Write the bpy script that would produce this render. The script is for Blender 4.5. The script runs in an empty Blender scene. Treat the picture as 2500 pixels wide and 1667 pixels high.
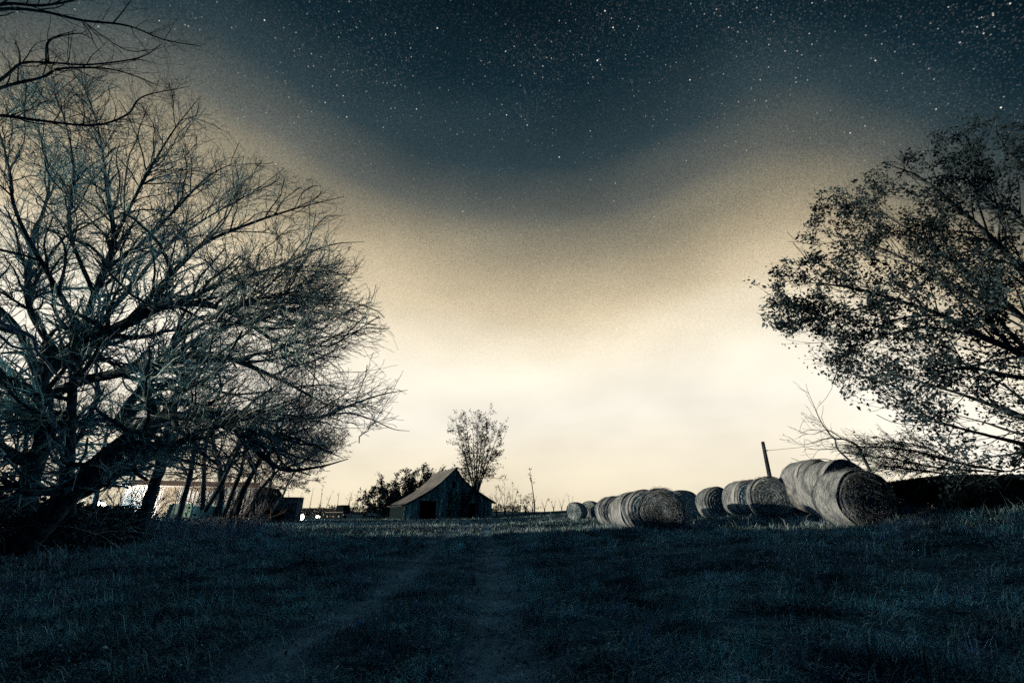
import bpy, math, random
import numpy as np
from mathutils import Vector, Matrix
R = math.radians
rng = np.random.default_rng(7)
random.seed(7)
sc = bpy.context.scene
COL = sc.collection

# ------------------------------------------------------------------ camera, sky, sun, exposure
F_PX, PITCH, CAM_H = 1076.0, math.atan(415 / 1076), 1.0
cam_d = bpy.data.cameras.new('camera'); cam = bpy.data.objects.new('camera', cam_d); COL.objects.link(cam)
cam.location = (0, 0, CAM_H); cam.rotation_euler = (math.pi / 2 + PITCH, 0, 0)
cam_d.sensor_width = 36; cam_d.lens = 36 * F_PX / 2500; cam_d.clip_end = 6000; cam_d.clip_start = 0.05
sc.camera = cam
vs = sc.view_settings
vs.view_transform = 'Standard'; vs.look = 'None'; vs.gamma = 1; vs.exposure = 0; vs.use_curve_mapping = False
sc.cycles.use_denoising = False
sc.cycles.max_bounces = 5; sc.cycles.transparent_max_bounces = 4

SUN_AZ, SUN_EL = -93.0, 6.0        # degrees from +Y (clockwise), low light from the left
sun_d = bpy.data.lights.new('sun', 'SUN'); sun_d.energy = 5.0; sun_d.angle = R(0.6); sun_d.color = (1.5, 0.76, 0.40)
sun = bpy.data.objects.new('sun', sun_d); COL.objects.link(sun)
to_sun = Vector((math.sin(R(SUN_AZ)) * math.cos(R(SUN_EL)), math.cos(R(SUN_AZ)) * math.cos(R(SUN_EL)), math.sin(R(SUN_EL))))
sun.rotation_euler = to_sun.to_track_quat('Z', 'Y').to_euler(); sun.location = to_sun * 200

def lin(c):
    return tuple((v / 255 / 12.92 if v / 255 <= 0.04045 else ((v / 255 + 0.055) / 1.055) ** 2.4) for v in c)

def build_world():
    w = bpy.data.worlds.new('World'); sc.world = w; w.use_nodes = True
    nt = w.node_tree; nt.nodes.clear(); N = nt.nodes.new; L = nt.links.new
    def math_(op, a, b=None, clamp=False):
        n = N('ShaderNodeMath'); n.operation = op; n.use_clamp = clamp
        for i, v in enumerate((a, b)):
            if v is None: continue
            if isinstance(v, (int, float)): n.inputs[i].default_value = v
            else: L(v, n.inputs[i])
        return n.outputs[0]
    out = N('ShaderNodeOutputWorld'); bg = N('ShaderNodeBackground'); L(bg.outputs[0], out.inputs[0])
    tc = N('ShaderNodeTexCoord'); vec = tc.outputs['Generated']
    nrm = N('ShaderNodeVectorMath'); nrm.operation = 'NORMALIZE'; L(vec, nrm.inputs[0]); vec = nrm.outputs[0]
    sep = N('ShaderNodeSeparateXYZ'); L(vec, sep.inputs[0])
    el = math_('MULTIPLY', math_('ARCSINE', sep.outputs[2]), 180 / math.pi)
    az = math_('ARCTAN2', sep.outputs[0], sep.outputs[1])
    # the glow stands over the fields ahead and dies away smoothly towards the night behind the viewer
    away = math_('SUBTRACT', 1.0, math_('COSINE', math_('SUBTRACT', az, R(-14))))
    away = math_('POWER', math_('MULTIPLY', away, .5), 3.0)
    n1 = N('ShaderNodeTexNoise'); n1.inputs['Scale'].default_value = 1.7; n1.inputs['Detail'].default_value = 2
    mp = N('ShaderNodeMapping'); mp.inputs['Scale'].default_value = (1, 1, 2.6); mp.inputs['Location'].default_value = (3.1, 0.4, 0.2)
    L(vec, mp.inputs[0]); L(mp.outputs[0], n1.inputs['Vector'])
    drift = math_('MULTIPLY', math_('SUBTRACT', n1.outputs[0], 0.5), 9.0)
    sn = math_('SINE', az); side = math_('MULTIPLY', math_('MULTIPLY', sn, sn), -5.0)
    drift = math_('ADD', math_('ADD', drift, side), .2)
    e2 = math_('ADD', math_('ADD', math_('MAXIMUM', el, 0.0), math_('MULTIPLY', away, 250.0)), math_('ADD', drift, math_('MULTIPLY', math_('POWER', math_('DIVIDE', math_('SUBTRACT', az, R(36)), R(30), True), 1.5), 17.0)))
    e2 = math_('ADD', e2, math_('MULTIPLY', math_('POWER', math_('DIVIDE', math_('SUBTRACT', R(-44), az), R(30), True), 1.4), 15.0))
    fac = math_('DIVIDE', e2, 90.0, True)
    ramp = N('ShaderNodeValToRGB'); L(fac, ramp.inputs[0]); cr = ramp.color_ramp
    stops = [(0, (232, 218, 188)), (5, (241, 230, 206)), (11, (250, 243, 228)), (17, (249, 240, 220)), (22, (238, 225, 198)), (26, (214, 198, 167)), (30, (181, 167, 139)), (34, (139, 132, 113)), (38, (94, 97, 92)), (44, (45, 62, 68)), (51, (17, 38, 48)), (58, (7, 25, 34)), (70, (5, 21, 30)), (90, (5, 20, 29))]
    while len(cr.elements) < len(stops): cr.elements.new(0.5)
    for e, (d, c) in zip(cr.elements, stops):
        e.position = d / 90; e.color = (*lin(c), 1)
    # thin mottled cloud lit from below, strongest near the horizon
    n2 = N('ShaderNodeTexNoise'); n2.inputs['Scale'].default_value = 3.1; n2.inputs['Detail'].default_value = 4; n2.inputs['Roughness'].default_value = .45
    mp2 = N('ShaderNodeMapping'); mp2.inputs['Scale'].default_value = (1, 1, 2.2); mp2.inputs['Location'].default_value = (1.7, 2.4, .6); L(vec, mp2.inputs[0]); L(mp2.outputs[0], n2.inputs['Vector'])
    n3 = N('ShaderNodeTexNoise'); n3.inputs['Scale'].default_value = 420; n3.inputs['Detail'].default_value = 1; L(vec, n3.inputs['Vector'])
    gain = math_('ADD', math_('MULTIPLY', math_('SUBTRACT', n2.outputs[0], .5), .6), 1.05)
    grain = math_('ADD', math_('MULTIPLY', math_('SUBTRACT', n3.outputs[0], .5), math_('MULTIPLY', math_('DIVIDE', math_('SUBTRACT', e2, 14.0), 20.0, True), 1.3)), 1.0)
    cl = N('ShaderNodeMixRGB'); cl.blend_type = 'MULTIPLY'; cl.inputs[0].default_value = 1; L(ramp.outputs[0], cl.inputs[1]); L(math_('MULTIPLY', gain, grain), cl.inputs[2]); base = cl.outputs[0]
    # stars: a few bright, many faint, and dust at the limit of sight
    total = None
    for scale, rad, power, gain, off in ((30, 0.048, 4.0, 2.2, 0), (62, 0.082, 3.5, 1.1, 3.3), (125, 0.15, 2.5, 0.42, 7.7), (300, 0.45, 1.0, 0.035, 1.7)):
        m2 = N('ShaderNodeVectorMath'); m2.operation = 'ADD'; L(vec, m2.inputs[0]); m2.inputs[1].default_value = (off, off * .7, off * 1.3)
        v = N('ShaderNodeTexVoronoi'); v.inputs['Scale'].default_value = scale; L(m2.outputs[0], v.inputs['Vector'])
        core = math_('SUBTRACT', 1.0, math_('DIVIDE', v.outputs['Distance'], rad), True)
        core = math_('MINIMUM', math_('MULTIPLY', core, 2.4), 1.0)
        s2 = N('ShaderNodeSeparateColor'); L(v.outputs['Color'], s2.inputs[0])
        s = math_('MULTIPLY', math_('MULTIPLY', core, math_('POWER', s2.outputs[0], power)), gain)
        total = s if total is None else math_('ADD', total, s)
    visible = math_('POWER', math_('DIVIDE', math_('SUBTRACT', e2, 16.0), 38.0, True), 1.3)
    n4 = N('ShaderNodeTexNoise'); n4.inputs['Scale'].default_value = 5.0; n4.inputs['Detail'].default_value = 3; L(vec, n4.inputs['Vector'])
    total = math_('MULTIPLY', math_('MULTIPLY', total, visible), math_('ADD', math_('MULTIPLY', math_('POWER', n4.outputs[0], 2.0), 3.6), .15))
    mixs = N('ShaderNodeMixRGB'); mixs.blend_type = 'ADD'; mixs.inputs[0].default_value = 1.0; L(base, mixs.inputs[1])
    tint = N('ShaderNodeMixRGB'); tint.blend_type = 'MULTIPLY'; tint.inputs[0].default_value = 1; tint.inputs[1].default_value = (1, .94, .82, 1); L(total, tint.inputs[2])
    L(tint.outputs[0], mixs.inputs[2]); L(mixs.outputs[0], bg.inputs[0]); bg.inputs[1].default_value = 1.0
    w.cycles.sampling_method = 'MANUAL'; w.cycles.sample_map_resolution = 512
build_world()

# ------------------------------------------------------------------ helpers
def ray(px, py):
    cp, sp = math.cos(PITCH), math.sin(PITCH)
    a, b = (px - 1250) / F_PX, (833.5 - py) / F_PX
    return np.array([a, cp - sp * b, sp + cp * b])
def at(px, py, Y):
    v = ray(px, py); return v * (Y / v[1]) + np.array([0, 0, CAM_H])

def mat(name, c1, c2=None, scale=6.0, rough=0.9, bump=0.0, stretch=(1, 1, 1), island=0.0, coord='Object', detail=4, spec=0.0, translucent=0.0, contrast=(0.35, 0.65)):
    m = bpy.data.materials.new(name); m.use_nodes = True; nt = m.node_tree; N = nt.nodes.new; L = nt.links.new
    b = nt.nodes['Principled BSDF']; b.inputs['Roughness'].default_value = rough; b.inputs['Specular IOR Level'].default_value = spec
    if c2 is None: c2 = c1
    tc = N('ShaderNodeTexCoord'); mp = N('ShaderNodeMapping'); mp.inputs['Scale'].default_value = stretch
    L(tc.outputs[coord], mp.inputs[0])
    n = N('ShaderNodeTexNoise'); n.inputs['Scale'].default_value = scale; n.inputs['Detail'].default_value = detail; L(mp.outputs[0], n.inputs['Vector'])
    r = N('ShaderNodeValToRGB'); r.color_ramp.elements[0].position = contrast[0]; r.color_ramp.elements[1].position = contrast[1]
    r.color_ramp.elements[0].color = (*c1, 1); r.color_ramp.elements[1].color = (*c2, 1)
    L(n.outputs[0], r.inputs[0]); col = r.outputs[0]
    if island > 0:
        g = N('ShaderNodeNewGeometry'); mm = N('ShaderNodeMapRange'); L(g.outputs['Random Per Island'], mm.inputs[0])
        mm.inputs[3].default_value = 1 - island; mm.inputs[4].default_value = 1 + island
        hs = N('ShaderNodeHueSaturation'); L(mm.outputs[0], hs.inputs['Value']); L(col, hs.inputs['Color']); col = hs.outputs[0]
    L(col, b.inputs['Base Color'])
    if bump > 0:
        bp = N('ShaderNodeBump'); bp.inputs['Strength'].default_value = 1.0; bp.inputs['Distance'].default_value = bump
        L(n.outputs[0], bp.inputs['Height']); L(bp.outputs[0], b.inputs['Normal'])
    if translucent > 0:
        t = N('ShaderNodeBsdfTranslucent'); L(col, t.inputs[0]); mx = N('ShaderNodeMixShader'); mx.inputs[0].default_value = translucent
        o = nt.nodes['Material Output']; L(b.outputs[0], mx.inputs[1]); L(t.outputs[0], mx.inputs[2]); L(mx.outputs[0], o.inputs[0])
    return m

def emit(name, c, s):
    m = bpy.data.materials.new(name); m.use_nodes = True; nt = m.node_tree
    b = nt.nodes['Principled BSDF']; b.inputs['Base Color'].default_value = (*c, 1); b.inputs['Emission Color'].default_value = (*c, 1); b.inputs['Emission Strength'].default_value = s
    return m

M = {}
def tone(l, k=1.0):
    # the whole place is seen in one cold tone: a luminance and how far it leans to blue
    a = np.array([.50, 1.12, 1.85]); a = 1 + (a - 1) * k; return tuple(np.minimum(a * l, .95))
T = tone
M['soil'] = mat('ground_soil', T(.025, 1.3), T(.15, 1.25), 1.1, .95, .02, coord='Object', detail=8)
def wear_in_track(m):
    nt = m.node_tree; b = nt.nodes['Principled BSDF']; old = b.inputs['Base Color'].links[0].from_socket
    a = nt.nodes.new('ShaderNodeAttribute'); a.attribute_name = 'track'; n = nt.nodes.new('ShaderNodeTexNoise'); n.inputs['Scale'].default_value = 3.5; n.inputs['Detail'].default_value = 8
    tc = nt.nodes.new('ShaderNodeTexCoord'); nt.links.new(tc.outputs['Object'], n.inputs['Vector'])
    f = nt.nodes.new('ShaderNodeMath'); f.operation = 'MULTIPLY'; nt.links.new(a.outputs['Fac'], f.inputs[0]); nt.links.new(n.outputs[0], f.inputs[1])
    mx = nt.nodes.new('ShaderNodeMixRGB'); nt.links.new(f.outputs[0], mx.inputs[0]); nt.links.new(old, mx.inputs[1]); mx.inputs[2].default_value = (*T(.50, 1.1), 1); nt.links.new(mx.outputs[0], b.inputs['Base Color'])
wear_in_track(M['soil'])
M['grass'] = mat('grass_blades', T(.09, 1.22), T(.66, 1.12), 1.1, .8, island=.9, detail=6, contrast=(.38, .64))
M['drygrass'] = mat('dry_grass_blades', T(.36, .9), T(.54, .8), .5, .8, island=.6)
M['clip'] = mat('flat_clippings', T(.12, 1.2), T(.52, 1.1), 1.3, .8, island=.9, detail=6)
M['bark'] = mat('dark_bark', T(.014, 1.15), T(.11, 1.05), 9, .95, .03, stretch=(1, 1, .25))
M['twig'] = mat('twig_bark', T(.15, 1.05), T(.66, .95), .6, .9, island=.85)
M['litbark'] = mat('lit_bark', T(.25, .9), T(.5, .9), 12, .9, .01)  # bark lightened to carry the strong light on the drooping limb
M['leaf'] = mat('dull_leaf', T(.014, 1.25), T(.075, 1.2), .9, .65, island=.6, translucent=.10)
M['paleleaf'] = mat('pale_small_leaf', T(.10, 1.1), T(.40, 1.0), .8, .8, island=.7)
M['greyleaf'] = mat('grey_dry_leaf', T(.12, .55), T(.36, .45), .8, .8, island=.7)
M['greytwig'] = mat('grey_twig', T(.08, .6), T(.30, .5), .8, .9, island=.7)
M['leaf_far'] = mat('far_leaf', T(.016, 1.2), T(.050, 1.2), .6, .8, island=.6)
M['bramble'] = mat('bramble_leaf', T(.014, 1.25), T(.13, 1.2), 1.2, .5, island=.7, spec=.08)
M['shadescrub'] = mat('shade_dark_scrub_leaf', T(.004, 1.2), T(.022, 1.2), 1.2, .9, island=.6)  # near-black leaf colour stands in for shade on the right bank
M['straw'] = mat('straw_roll', T(.14, .85), T(.36, .8), 3.2, .95, .035, stretch=(1.6, 9, 1.6), detail=8)
M['strawend'] = mat('straw_end', T(.12, .95), T(.62, .85), 13, .95, .05, detail=8)
M['strand'] = mat('loose_straw', T(.12, .9), T(.34, .85), 2, .85, island=.6)
M['wrap'] = mat('net_wrap', T(.27, .8), T(.38, .8), 4, .8, .01, stretch=(1, 7, 1))
M['barnwood'] = mat('weathered_barn_board', T(.16, 1.2), T(.70, 1.1), 1.6, .95, .01, stretch=(2, 2, .35), island=.45, detail=8)
M['tin'] = mat('old_tin_roof', T(.08, .8), T(.22, .7), .9, .75, .004, stretch=(1, 2.5, 1), detail=6)
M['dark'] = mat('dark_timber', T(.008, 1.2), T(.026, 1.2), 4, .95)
M['whitesteel'] = mat('white_sheet_steel', T(.58, .02), T(.68, .02), 1.5, .6)
M['trim'] = mat('tan_trim', T(.26, -.2), T(.34, -.2), 3, .7)
M['rust'] = mat('rust_streaked_steel', T(.05, .8), T(.32, .8), 2.6, .8, .003, stretch=(1.6, 1.6, .55), detail=8)
M['metal'] = mat('worn_metal', T(.14), T(.32), 6, .5, spec=.4)
M['paint'] = mat('dull_truck_paint', T(.016, 1.2), T(.04, 1.2), 3, .85)
M['rubber'] = mat('tyre_rubber', T(.010), T(.02), 8, .9)
M['glass'] = mat('dark_glass', T(.02), None, 1, .08, spec=.6)
M['chrome'] = mat('dull_chrome', T(.3), None, 1, .3, spec=.6)
M['deck'] = mat('pale_deck_board', T(.26), T(.42), 5, .85)
M['lamp'] = emit('lamp_glass', (1, .93, .74), 14); M['lamp'].cycles.emission_sampling = 'NONE'

def link(o, parent=None):
    COL.objects.link(o)
    if parent is not None: o.parent = parent
    return o
def tag(o, label=None, cat=None, group=None, kind=None):
    for k, v in (('label', label), ('category', cat), ('group', group), ('kind', kind)):
        if v: o[k] = v
    return o
def empty(name, loc=(0, 0, 0), rz=0.0, **kw):
    o = bpy.data.objects.new(name, None); o.location = [float(v) for v in loc]; o.rotation_euler = (0, 0, rz); o.empty_display_size = .3
    return tag(link(o), **kw)
def np_mesh(name, verts, faces, material, parent=None, smooth=False, loc=None):
    """verts (V,3); faces: list of arrays, each (n,k)"""
    me = bpy.data.meshes.new(name); verts = np.asarray(verts, dtype=np.float32)
    fl = [np.asarray(f, dtype=np.int32) for f in faces if len(f)]
    if loc is not None: verts = verts - np.asarray(loc, dtype=np.float32)
    idx = np.concatenate([f.ravel() for f in fl]); tot = np.concatenate([np.full(len(f), f.shape[1], np.int32) for f in fl])
    me.vertices.add(len(verts)); me.vertices.foreach_set('co', verts.ravel())
    me.loops.add(len(idx)); me.loops.foreach_set('vertex_index', idx)
    me.polygons.add(len(tot)); st = np.concatenate([[0], np.cumsum(tot)[:-1]]).astype(np.int32)
    me.polygons.foreach_set('loop_start', st); me.polygons.foreach_set('loop_total', tot)
    if smooth: me.polygons.foreach_set('use_smooth', np.ones(len(tot), bool))
    me.update(calc_edges=True); me.validate()
    for m_ in (material if isinstance(material, (list, tuple)) else [material]): me.materials.append(m_)
    o = bpy.data.objects.new(name, me)
    if loc is not None and parent is None: o.location = [float(v) for v in loc]
    return link(o, parent)

class MB:
    """collects boxes, prisms, tubes and sheets; build() links ONE mesh"""
    def __init__(s): s.v = []; s.f = []
    def add(s, v, f):
        n = len(s.v); s.v += [tuple(map(float, p)) for p in v]; s.f += [tuple(i + n for i in q) for q in f]; return s
    def box(s, a, b, m=None):
        v = [(x, y, z) for x in (a[0], b[0]) for y in (a[1], b[1]) for z in (a[2], b[2])]
        if m is not None: v = [tuple(m @ Vector(p)) for p in v]
        return s.add(v, [(0, 1, 3, 2), (4, 6, 7, 5), (0, 4, 5, 1), (2, 3, 7, 6), (0, 2, 6, 4), (1, 5, 7, 3)])
    def prism(s, poly, y0, y1):          # poly in x,z
        n = len(poly); v = [(x, y0, z) for x, z in poly] + [(x, y1, z) for x, z in poly]
        return s.add(v, [tuple(range(n)), tuple(range(2 * n - 1, n - 1, -1))] + [(i, i + n, (i + 1) % n + n, (i + 1) % n) for i in range(n)])
    def tube(s, pts, r, k=8, caps=True):
        pts = [Vector(p) for p in pts]; rr = r if isinstance(r, (list, tuple)) else [r] * len(pts); v = []; f = []
        for i, p in enumerate(pts):
            t = (pts[min(i + 1, len(pts) - 1)] - pts[max(i - 1, 0)]).normalized()
            a = t.cross(Vector((.31, .2, .93))).normalized(); b = t.cross(a)
            v += [p + (a * math.cos(2 * math.pi * j / k) + b * math.sin(2 * math.pi * j / k)) * rr[i] for j in range(k)]
        for i in range(len(pts) - 1):
            for j in range(k): f.append((i * k + j, i * k + (j + 1) % k, (i + 1) * k + (j + 1) % k, (i + 1) * k + j))
        if caps: f += [tuple(range(k - 1, -1, -1)), tuple(range((len(pts) - 1) * k, len(pts) * k))]
        return s.add(v, f)
    def build(s, name, material, parent=None, smooth=False):
        me = bpy.data.meshes.new(name); me.from_pydata(s.v, [], s.f); me.update()
        if smooth: me.polygons.foreach_set('use_smooth', [True] * len(me.polygons))
        me.materials.append(material); return link(bpy.data.objects.new(name, me), parent)

def vnoise(x, y, seed=0):
    xi = np.floor(x).astype(np.int64); yi = np.floor(y).astype(np.int64); xf = x - xi; yf = y - yi
    def h(a, b):
        n = (a * 374761393 + b * 668265263 + seed * 974634777) & 0x7fffffff
        n = ((n ^ (n >> 13)) * 1274126177) & 0x7fffffff
        return ((n ^ (n >> 16)) & 0xffff) / 65535.0
    u = xf * xf * (3 - 2 * xf); w = yf * yf * (3 - 2 * yf)
    return (h(xi, yi) * (1 - u) + h(xi + 1, yi) * u) * (1 - w) + (h(xi, yi + 1) * (1 - u) + h(xi + 1, yi + 1) * u) * w
def fbm(x, y, s=0):
    return vnoise(x, y, s) * .5 + vnoise(x * 2.1, y * 2.1, s + 1) * .3 + vnoise(x * 4.3, y * 4.3, s + 2) * .2

def unit(a): return a / np.maximum(np.linalg.norm(a, axis=-1, keepdims=True), 1e-9)

# ------------------------------------------------------------------ terrain
CP = np.array([(0, 0, 0), (-5, 3, 0), (5, 3, .12), (0, 8, .02), (-10, 10, .05), (-15, 20, .1), (-11, 20, .1), (-16, 5, .05), (-30, 35, .05), (-24, 45, .1), (-12, 52, .12),
               (-7, 54, .2), (-2, 57, .35), (-3, 30, .15), (1, 22, .2), (3.9, 16, .36), (5.2, 20.5, .42), (5, 26, .42), (5, 38, .38), (9, 40, .7), (10.8, 25, .72), (10, 18.5, .82),
               (11, 14.2, .66), (12.2, 16.2, 1.0), (10, 9, .72), (7, 8, .45), (7, 12, .45), (13.6, 15.5, 1.7), (14.6, 17.5, 1.95), (14.6, 13, 1.8), (14.2, 10, 1.6), (12, 8, 1.1), (18, 16, 2.1), (22, 12, 2.1),
               (13, 27, 1.2), (24, 24, 1.9), (8, 62, 1.15), (25, 50, 2.0), (-60, 60, 0), (-45, 110, 0), (-18, 100, .05), (0, 120, .7), (60, 100, 2.5), (45, 60, 2.4),
               (-10, -8, 0), (10, -8, .5), (-30, 5, .1), (26, 0, 2.2)], dtype=float)
def _U(r2): return np.where(r2 > 1e-9, r2 * np.log(np.maximum(r2, 1e-9)), 0)
_n = len(CP); _K = _U(((CP[:, None, :2] - CP[None, :, :2]) ** 2).sum(-1)) + np.eye(_n) * 2.0
_P = np.c_[np.ones(_n), CP[:, :2]]
_W = np.linalg.solve(np.block([[_K, _P], [_P.T, np.zeros((3, 3))]]), np.r_[CP[:, 2], np.zeros(3)])
def gz(x, y):
    x = np.asarray(x, float); y = np.asarray(y, float); shp = x.shape; x = x.ravel(); y = y.ravel()
    r = np.hypot(x, y); k = np.minimum(1.0, 115 / np.maximum(r, 1e-6)); xs = x * k; ys = y * k
    z = np.zeros_like(x)
    for s in range(0, len(x), 20000):
        a = slice(s, s + 20000)
        z[a] = _U((xs[a, None] - CP[:, 0]) ** 2 + (ys[a, None] - CP[:, 1]) ** 2) @ _W[:_n] + _W[_n] + _W[_n + 1] * xs[a] + _W[_n + 2] * ys[a]
    z = np.clip(z, -.3, 3.2)
    near = np.clip(1 - r / 70, 0, 1)
    z += near * ((fbm(x * .9, y * .9, 3) - .5) * .14 + (fbm(x * 3.1, y * 3.1, 9) - .5) * .09)
    t = track(x, y); z -= t * .05 * near
    return z.reshape(shp)
def track(x, y):
    """two worn ruts running from the lower left towards the barn"""
    cx = -1.15 - 0.035 * (y - 4) + .25 * np.sin(y * .16 + .6)
    o = np.zeros_like(x)
    for k in (-.78, .78):
        d = (x - cx - k) + (fbm(x * 1.3, y * .5, 21) - .5) * .35
        o = np.maximum(o, np.exp(-(d / .33) ** 2))
    return o * np.clip((70 - y) / 30, 0, 1)
def gz1(x, y): return float(gz(np.array([x]), np.array([y]))[0])

def build_ground():
    s = np.linspace(-1, 1, 331); k = 6.8
    ax = np.sinh(s * k) / math.sinh(k) * 2600
    X, Y = np.meshgrid(ax + 0.0, ax + 8.0, indexing='xy'); n = len(s)
    Z = gz(X, Y); V = np.c_[X.ravel(), Y.ravel(), Z.ravel()]
    i = np.arange(n - 1); a = (i[:, None] * n + i[None, :]).ravel()
    o = np_mesh('ground', V, [np.c_[a, a + 1, a + n + 1, a + n]], M['soil'], smooth=True)
    at_ = o.data.attributes.new('track', 'FLOAT', 'POINT'); at_.data.foreach_set('value', (track(V[:, 0], V[:, 1]) * (np.abs(V[:, 0]) < 8) * (V[:, 1] > -5)).astype(np.float32))
    tag(o, kind='structure'); return o
build_ground()

# ------------------------------------------------------------------ growth
def resample(pts, rad, n):
    pts = np.asarray(pts, float); rad = np.asarray(rad, float); m = len(pts)
    # Catmull-Rom through the given joints
    P = np.vstack([2 * pts[0] - pts[1], pts, 2 * pts[-1] - pts[-2]]); t = np.linspace(0, m - 1 - 1e-6, n); i = t.astype(int); u = (t - i)[:, None]
    a, b, c, d = P[i], P[i + 1], P[i + 2], P[i + 3]
    q = .5 * ((2 * b) + (c - a) * u + (2 * a - 5 * b + 4 * c - d) * u ** 2 + (3 * b - a - 3 * c + d) * u ** 3)
    return q, np.interp(t, np.arange(m), rad)
def spawn(g, pts, rad, dens, L, ang, n=5, wig=.18, grav=0.0, center=None, out=.3, rr=.6, tmin=.2, tip=.25, rmin=.003, bias=None, lvar=.35):
    seg = np.linalg.norm(np.diff(pts, axis=1), axis=2).sum(1); K = g.poisson(seg * dens); src = np.repeat(np.arange(len(pts)), K); m = len(src)
    if m == 0: return np.zeros((0, n, 3)), np.zeros((0, n))
    t = tmin + (1 - tmin) * g.random(m); f = t * (pts.shape[1] - 1) * .9999; i = f.astype(int); u = (f - i)[:, None]
    p = pts[src, i] * (1 - u) + pts[src, i + 1] * u; tan = unit(pts[src, i + 1] - pts[src, i])
    r0 = (rad[src, i] * (1 - u[:, 0]) + rad[src, i + 1] * u[:, 0]) * rr * g.uniform(.7, 1.1, m)
    perp = unit(np.cross(tan, g.normal(size=(m, 3)))); a = R(ang) * g.uniform(.6, 1.3, m)[:, None]
    d = np.cos(a) * tan + np.sin(a) * perp
    if center is not None: d = unit(d) + unit(p - np.asarray(center)) * out
    if bias is not None: d = d + np.asarray(bias)
    d = unit(d); ln = L * (1.15 - .55 * t) * np.exp(g.normal(0, lvar, m)); st = (ln / (n - 1))[:, None]
    P = np.zeros((m, n, 3)); P[:, 0] = p
    for k in range(1, n):
        d = unit(d + g.normal(0, wig, (m, 3)) + np.array([0, 0, grav])); P[:, k] = P[:, k - 1] + d * st
    return P, np.maximum(r0[:, None] * np.linspace(1, tip, n)[None, :], rmin)
def tubes(batches, k=3):
    V = []; Fq = []; off = 0
    for P, Rd in batches:
        if len(P) == 0: continue
        m, n, _ = P.shape; T = np.empty_like(P); T[:, 1:-1] = P[:, 2:] - P[:, :-2]; T[:, 0] = P[:, 1] - P[:, 0]; T[:, -1] = P[:, -1] - P[:, -2]; T = unit(T)
        a = unit(np.cross(T, np.array([.37, .21, .9]))); b = np.cross(T, a); th = np.arange(k) * 2 * np.pi / k
        ring = P[:, :, None, :] + Rd[:, :, None, None] * (a[:, :, None, :] * np.cos(th)[:, None] + b[:, :, None, :] * np.sin(th)[:, None])
        V.append(ring.reshape(-1, 3))
        base = (np.arange(m)[:, None, None] * n + np.arange(n - 1)[None, :, None]) * k + np.arange(k)[None, None, :]
        nx = (np.arange(m)[:, None, None] * n + np.arange(n - 1)[None, :, None]) * k + ((np.arange(k) + 1) % k)[None, None, :]
        q = np.stack([base, nx, nx + k, base + k], -1).reshape(-1, 4) + off; Fq.append(q); off += m * n * k
    return np.vstack(V), np.vstack(Fq)
def leaves(g, pos, size, flat=0.0, aspect=.62):
    """folded diamond leaves with their own tilt"""
    m = len(pos); a = unit(g.normal(size=(m, 3)) * np.array([1, 1, 1 - flat])); nrm = unit(g.normal(size=(m, 3)) + np.array([0, 0, flat * 2])); b = unit(np.cross(nrm, a)); c = np.cross(a, b)
    s = (size * np.exp(g.normal(0, .28, m)))[:, None]
    v = np.stack([pos, pos + s * (a * .45 + b * aspect * .5 + c * .12), pos + s * a, pos + s * (a * .45 - b * aspect * .5 + c * .12)], 1)
    i = np.arange(m)[:, None] * 4
    return v.reshape(-1, 3), np.vstack([i + np.array([[0, 1, 2]]), i + np.array([[0, 2, 3]])])
def along(P, g, per, spread=.02, tmin=.3):
    m, n, _ = P.shape; src = np.repeat(np.arange(m), per); f = (tmin + (1 - tmin) * g.random(len(src))) * (n - 1) * .9999; i = f.astype(int); u = (f - i)[:, None]
    return P[src, i] * (1 - u) + P[src, i + 1] * u + g.normal(0, spread, (len(src), 3))
def limb_mesh(name, pts, rad, material, parent, k=9, rough=.08, n=None):
    n = n or max(10, int(len(pts) * 9)); q, r = resample(pts, rad, n)
    V, Fq = tubes([(q[None], r[None])], k)
    ctr = np.repeat(q, k, axis=0); d = V - ctr; h = fbm(V[:, 0] * 5 + V[:, 2] * 3, V[:, 1] * 5 + V[:, 2] * 2.2, 5) * .65 + vnoise(V[:, 0] * 19, V[:, 1] * 19 + V[:, 2] * 14, 6) * .35
    V = ctr + d * (1 + (h - .5) * rough * 6)[:, None]
    o = np_mesh(name, V, [Fq, np.arange(k)[None, ::-1], (np.arange(k) + (n - 1) * k)[None]], material, parent, smooth=True)
    return o
def root_at(name, base, **kw): return empty(name, (0, 0, 0), **kw)   # geometry in world coordinates, the Empty is moved to the base below
def settle(root, base):
    """put a thing's Empty at its base while its parts stay where they are"""
    base = Vector([float(v) for v in base]); root.location = base
    for c in COL.objects:
        if c.parent is root: c.location = c.location - base

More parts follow.
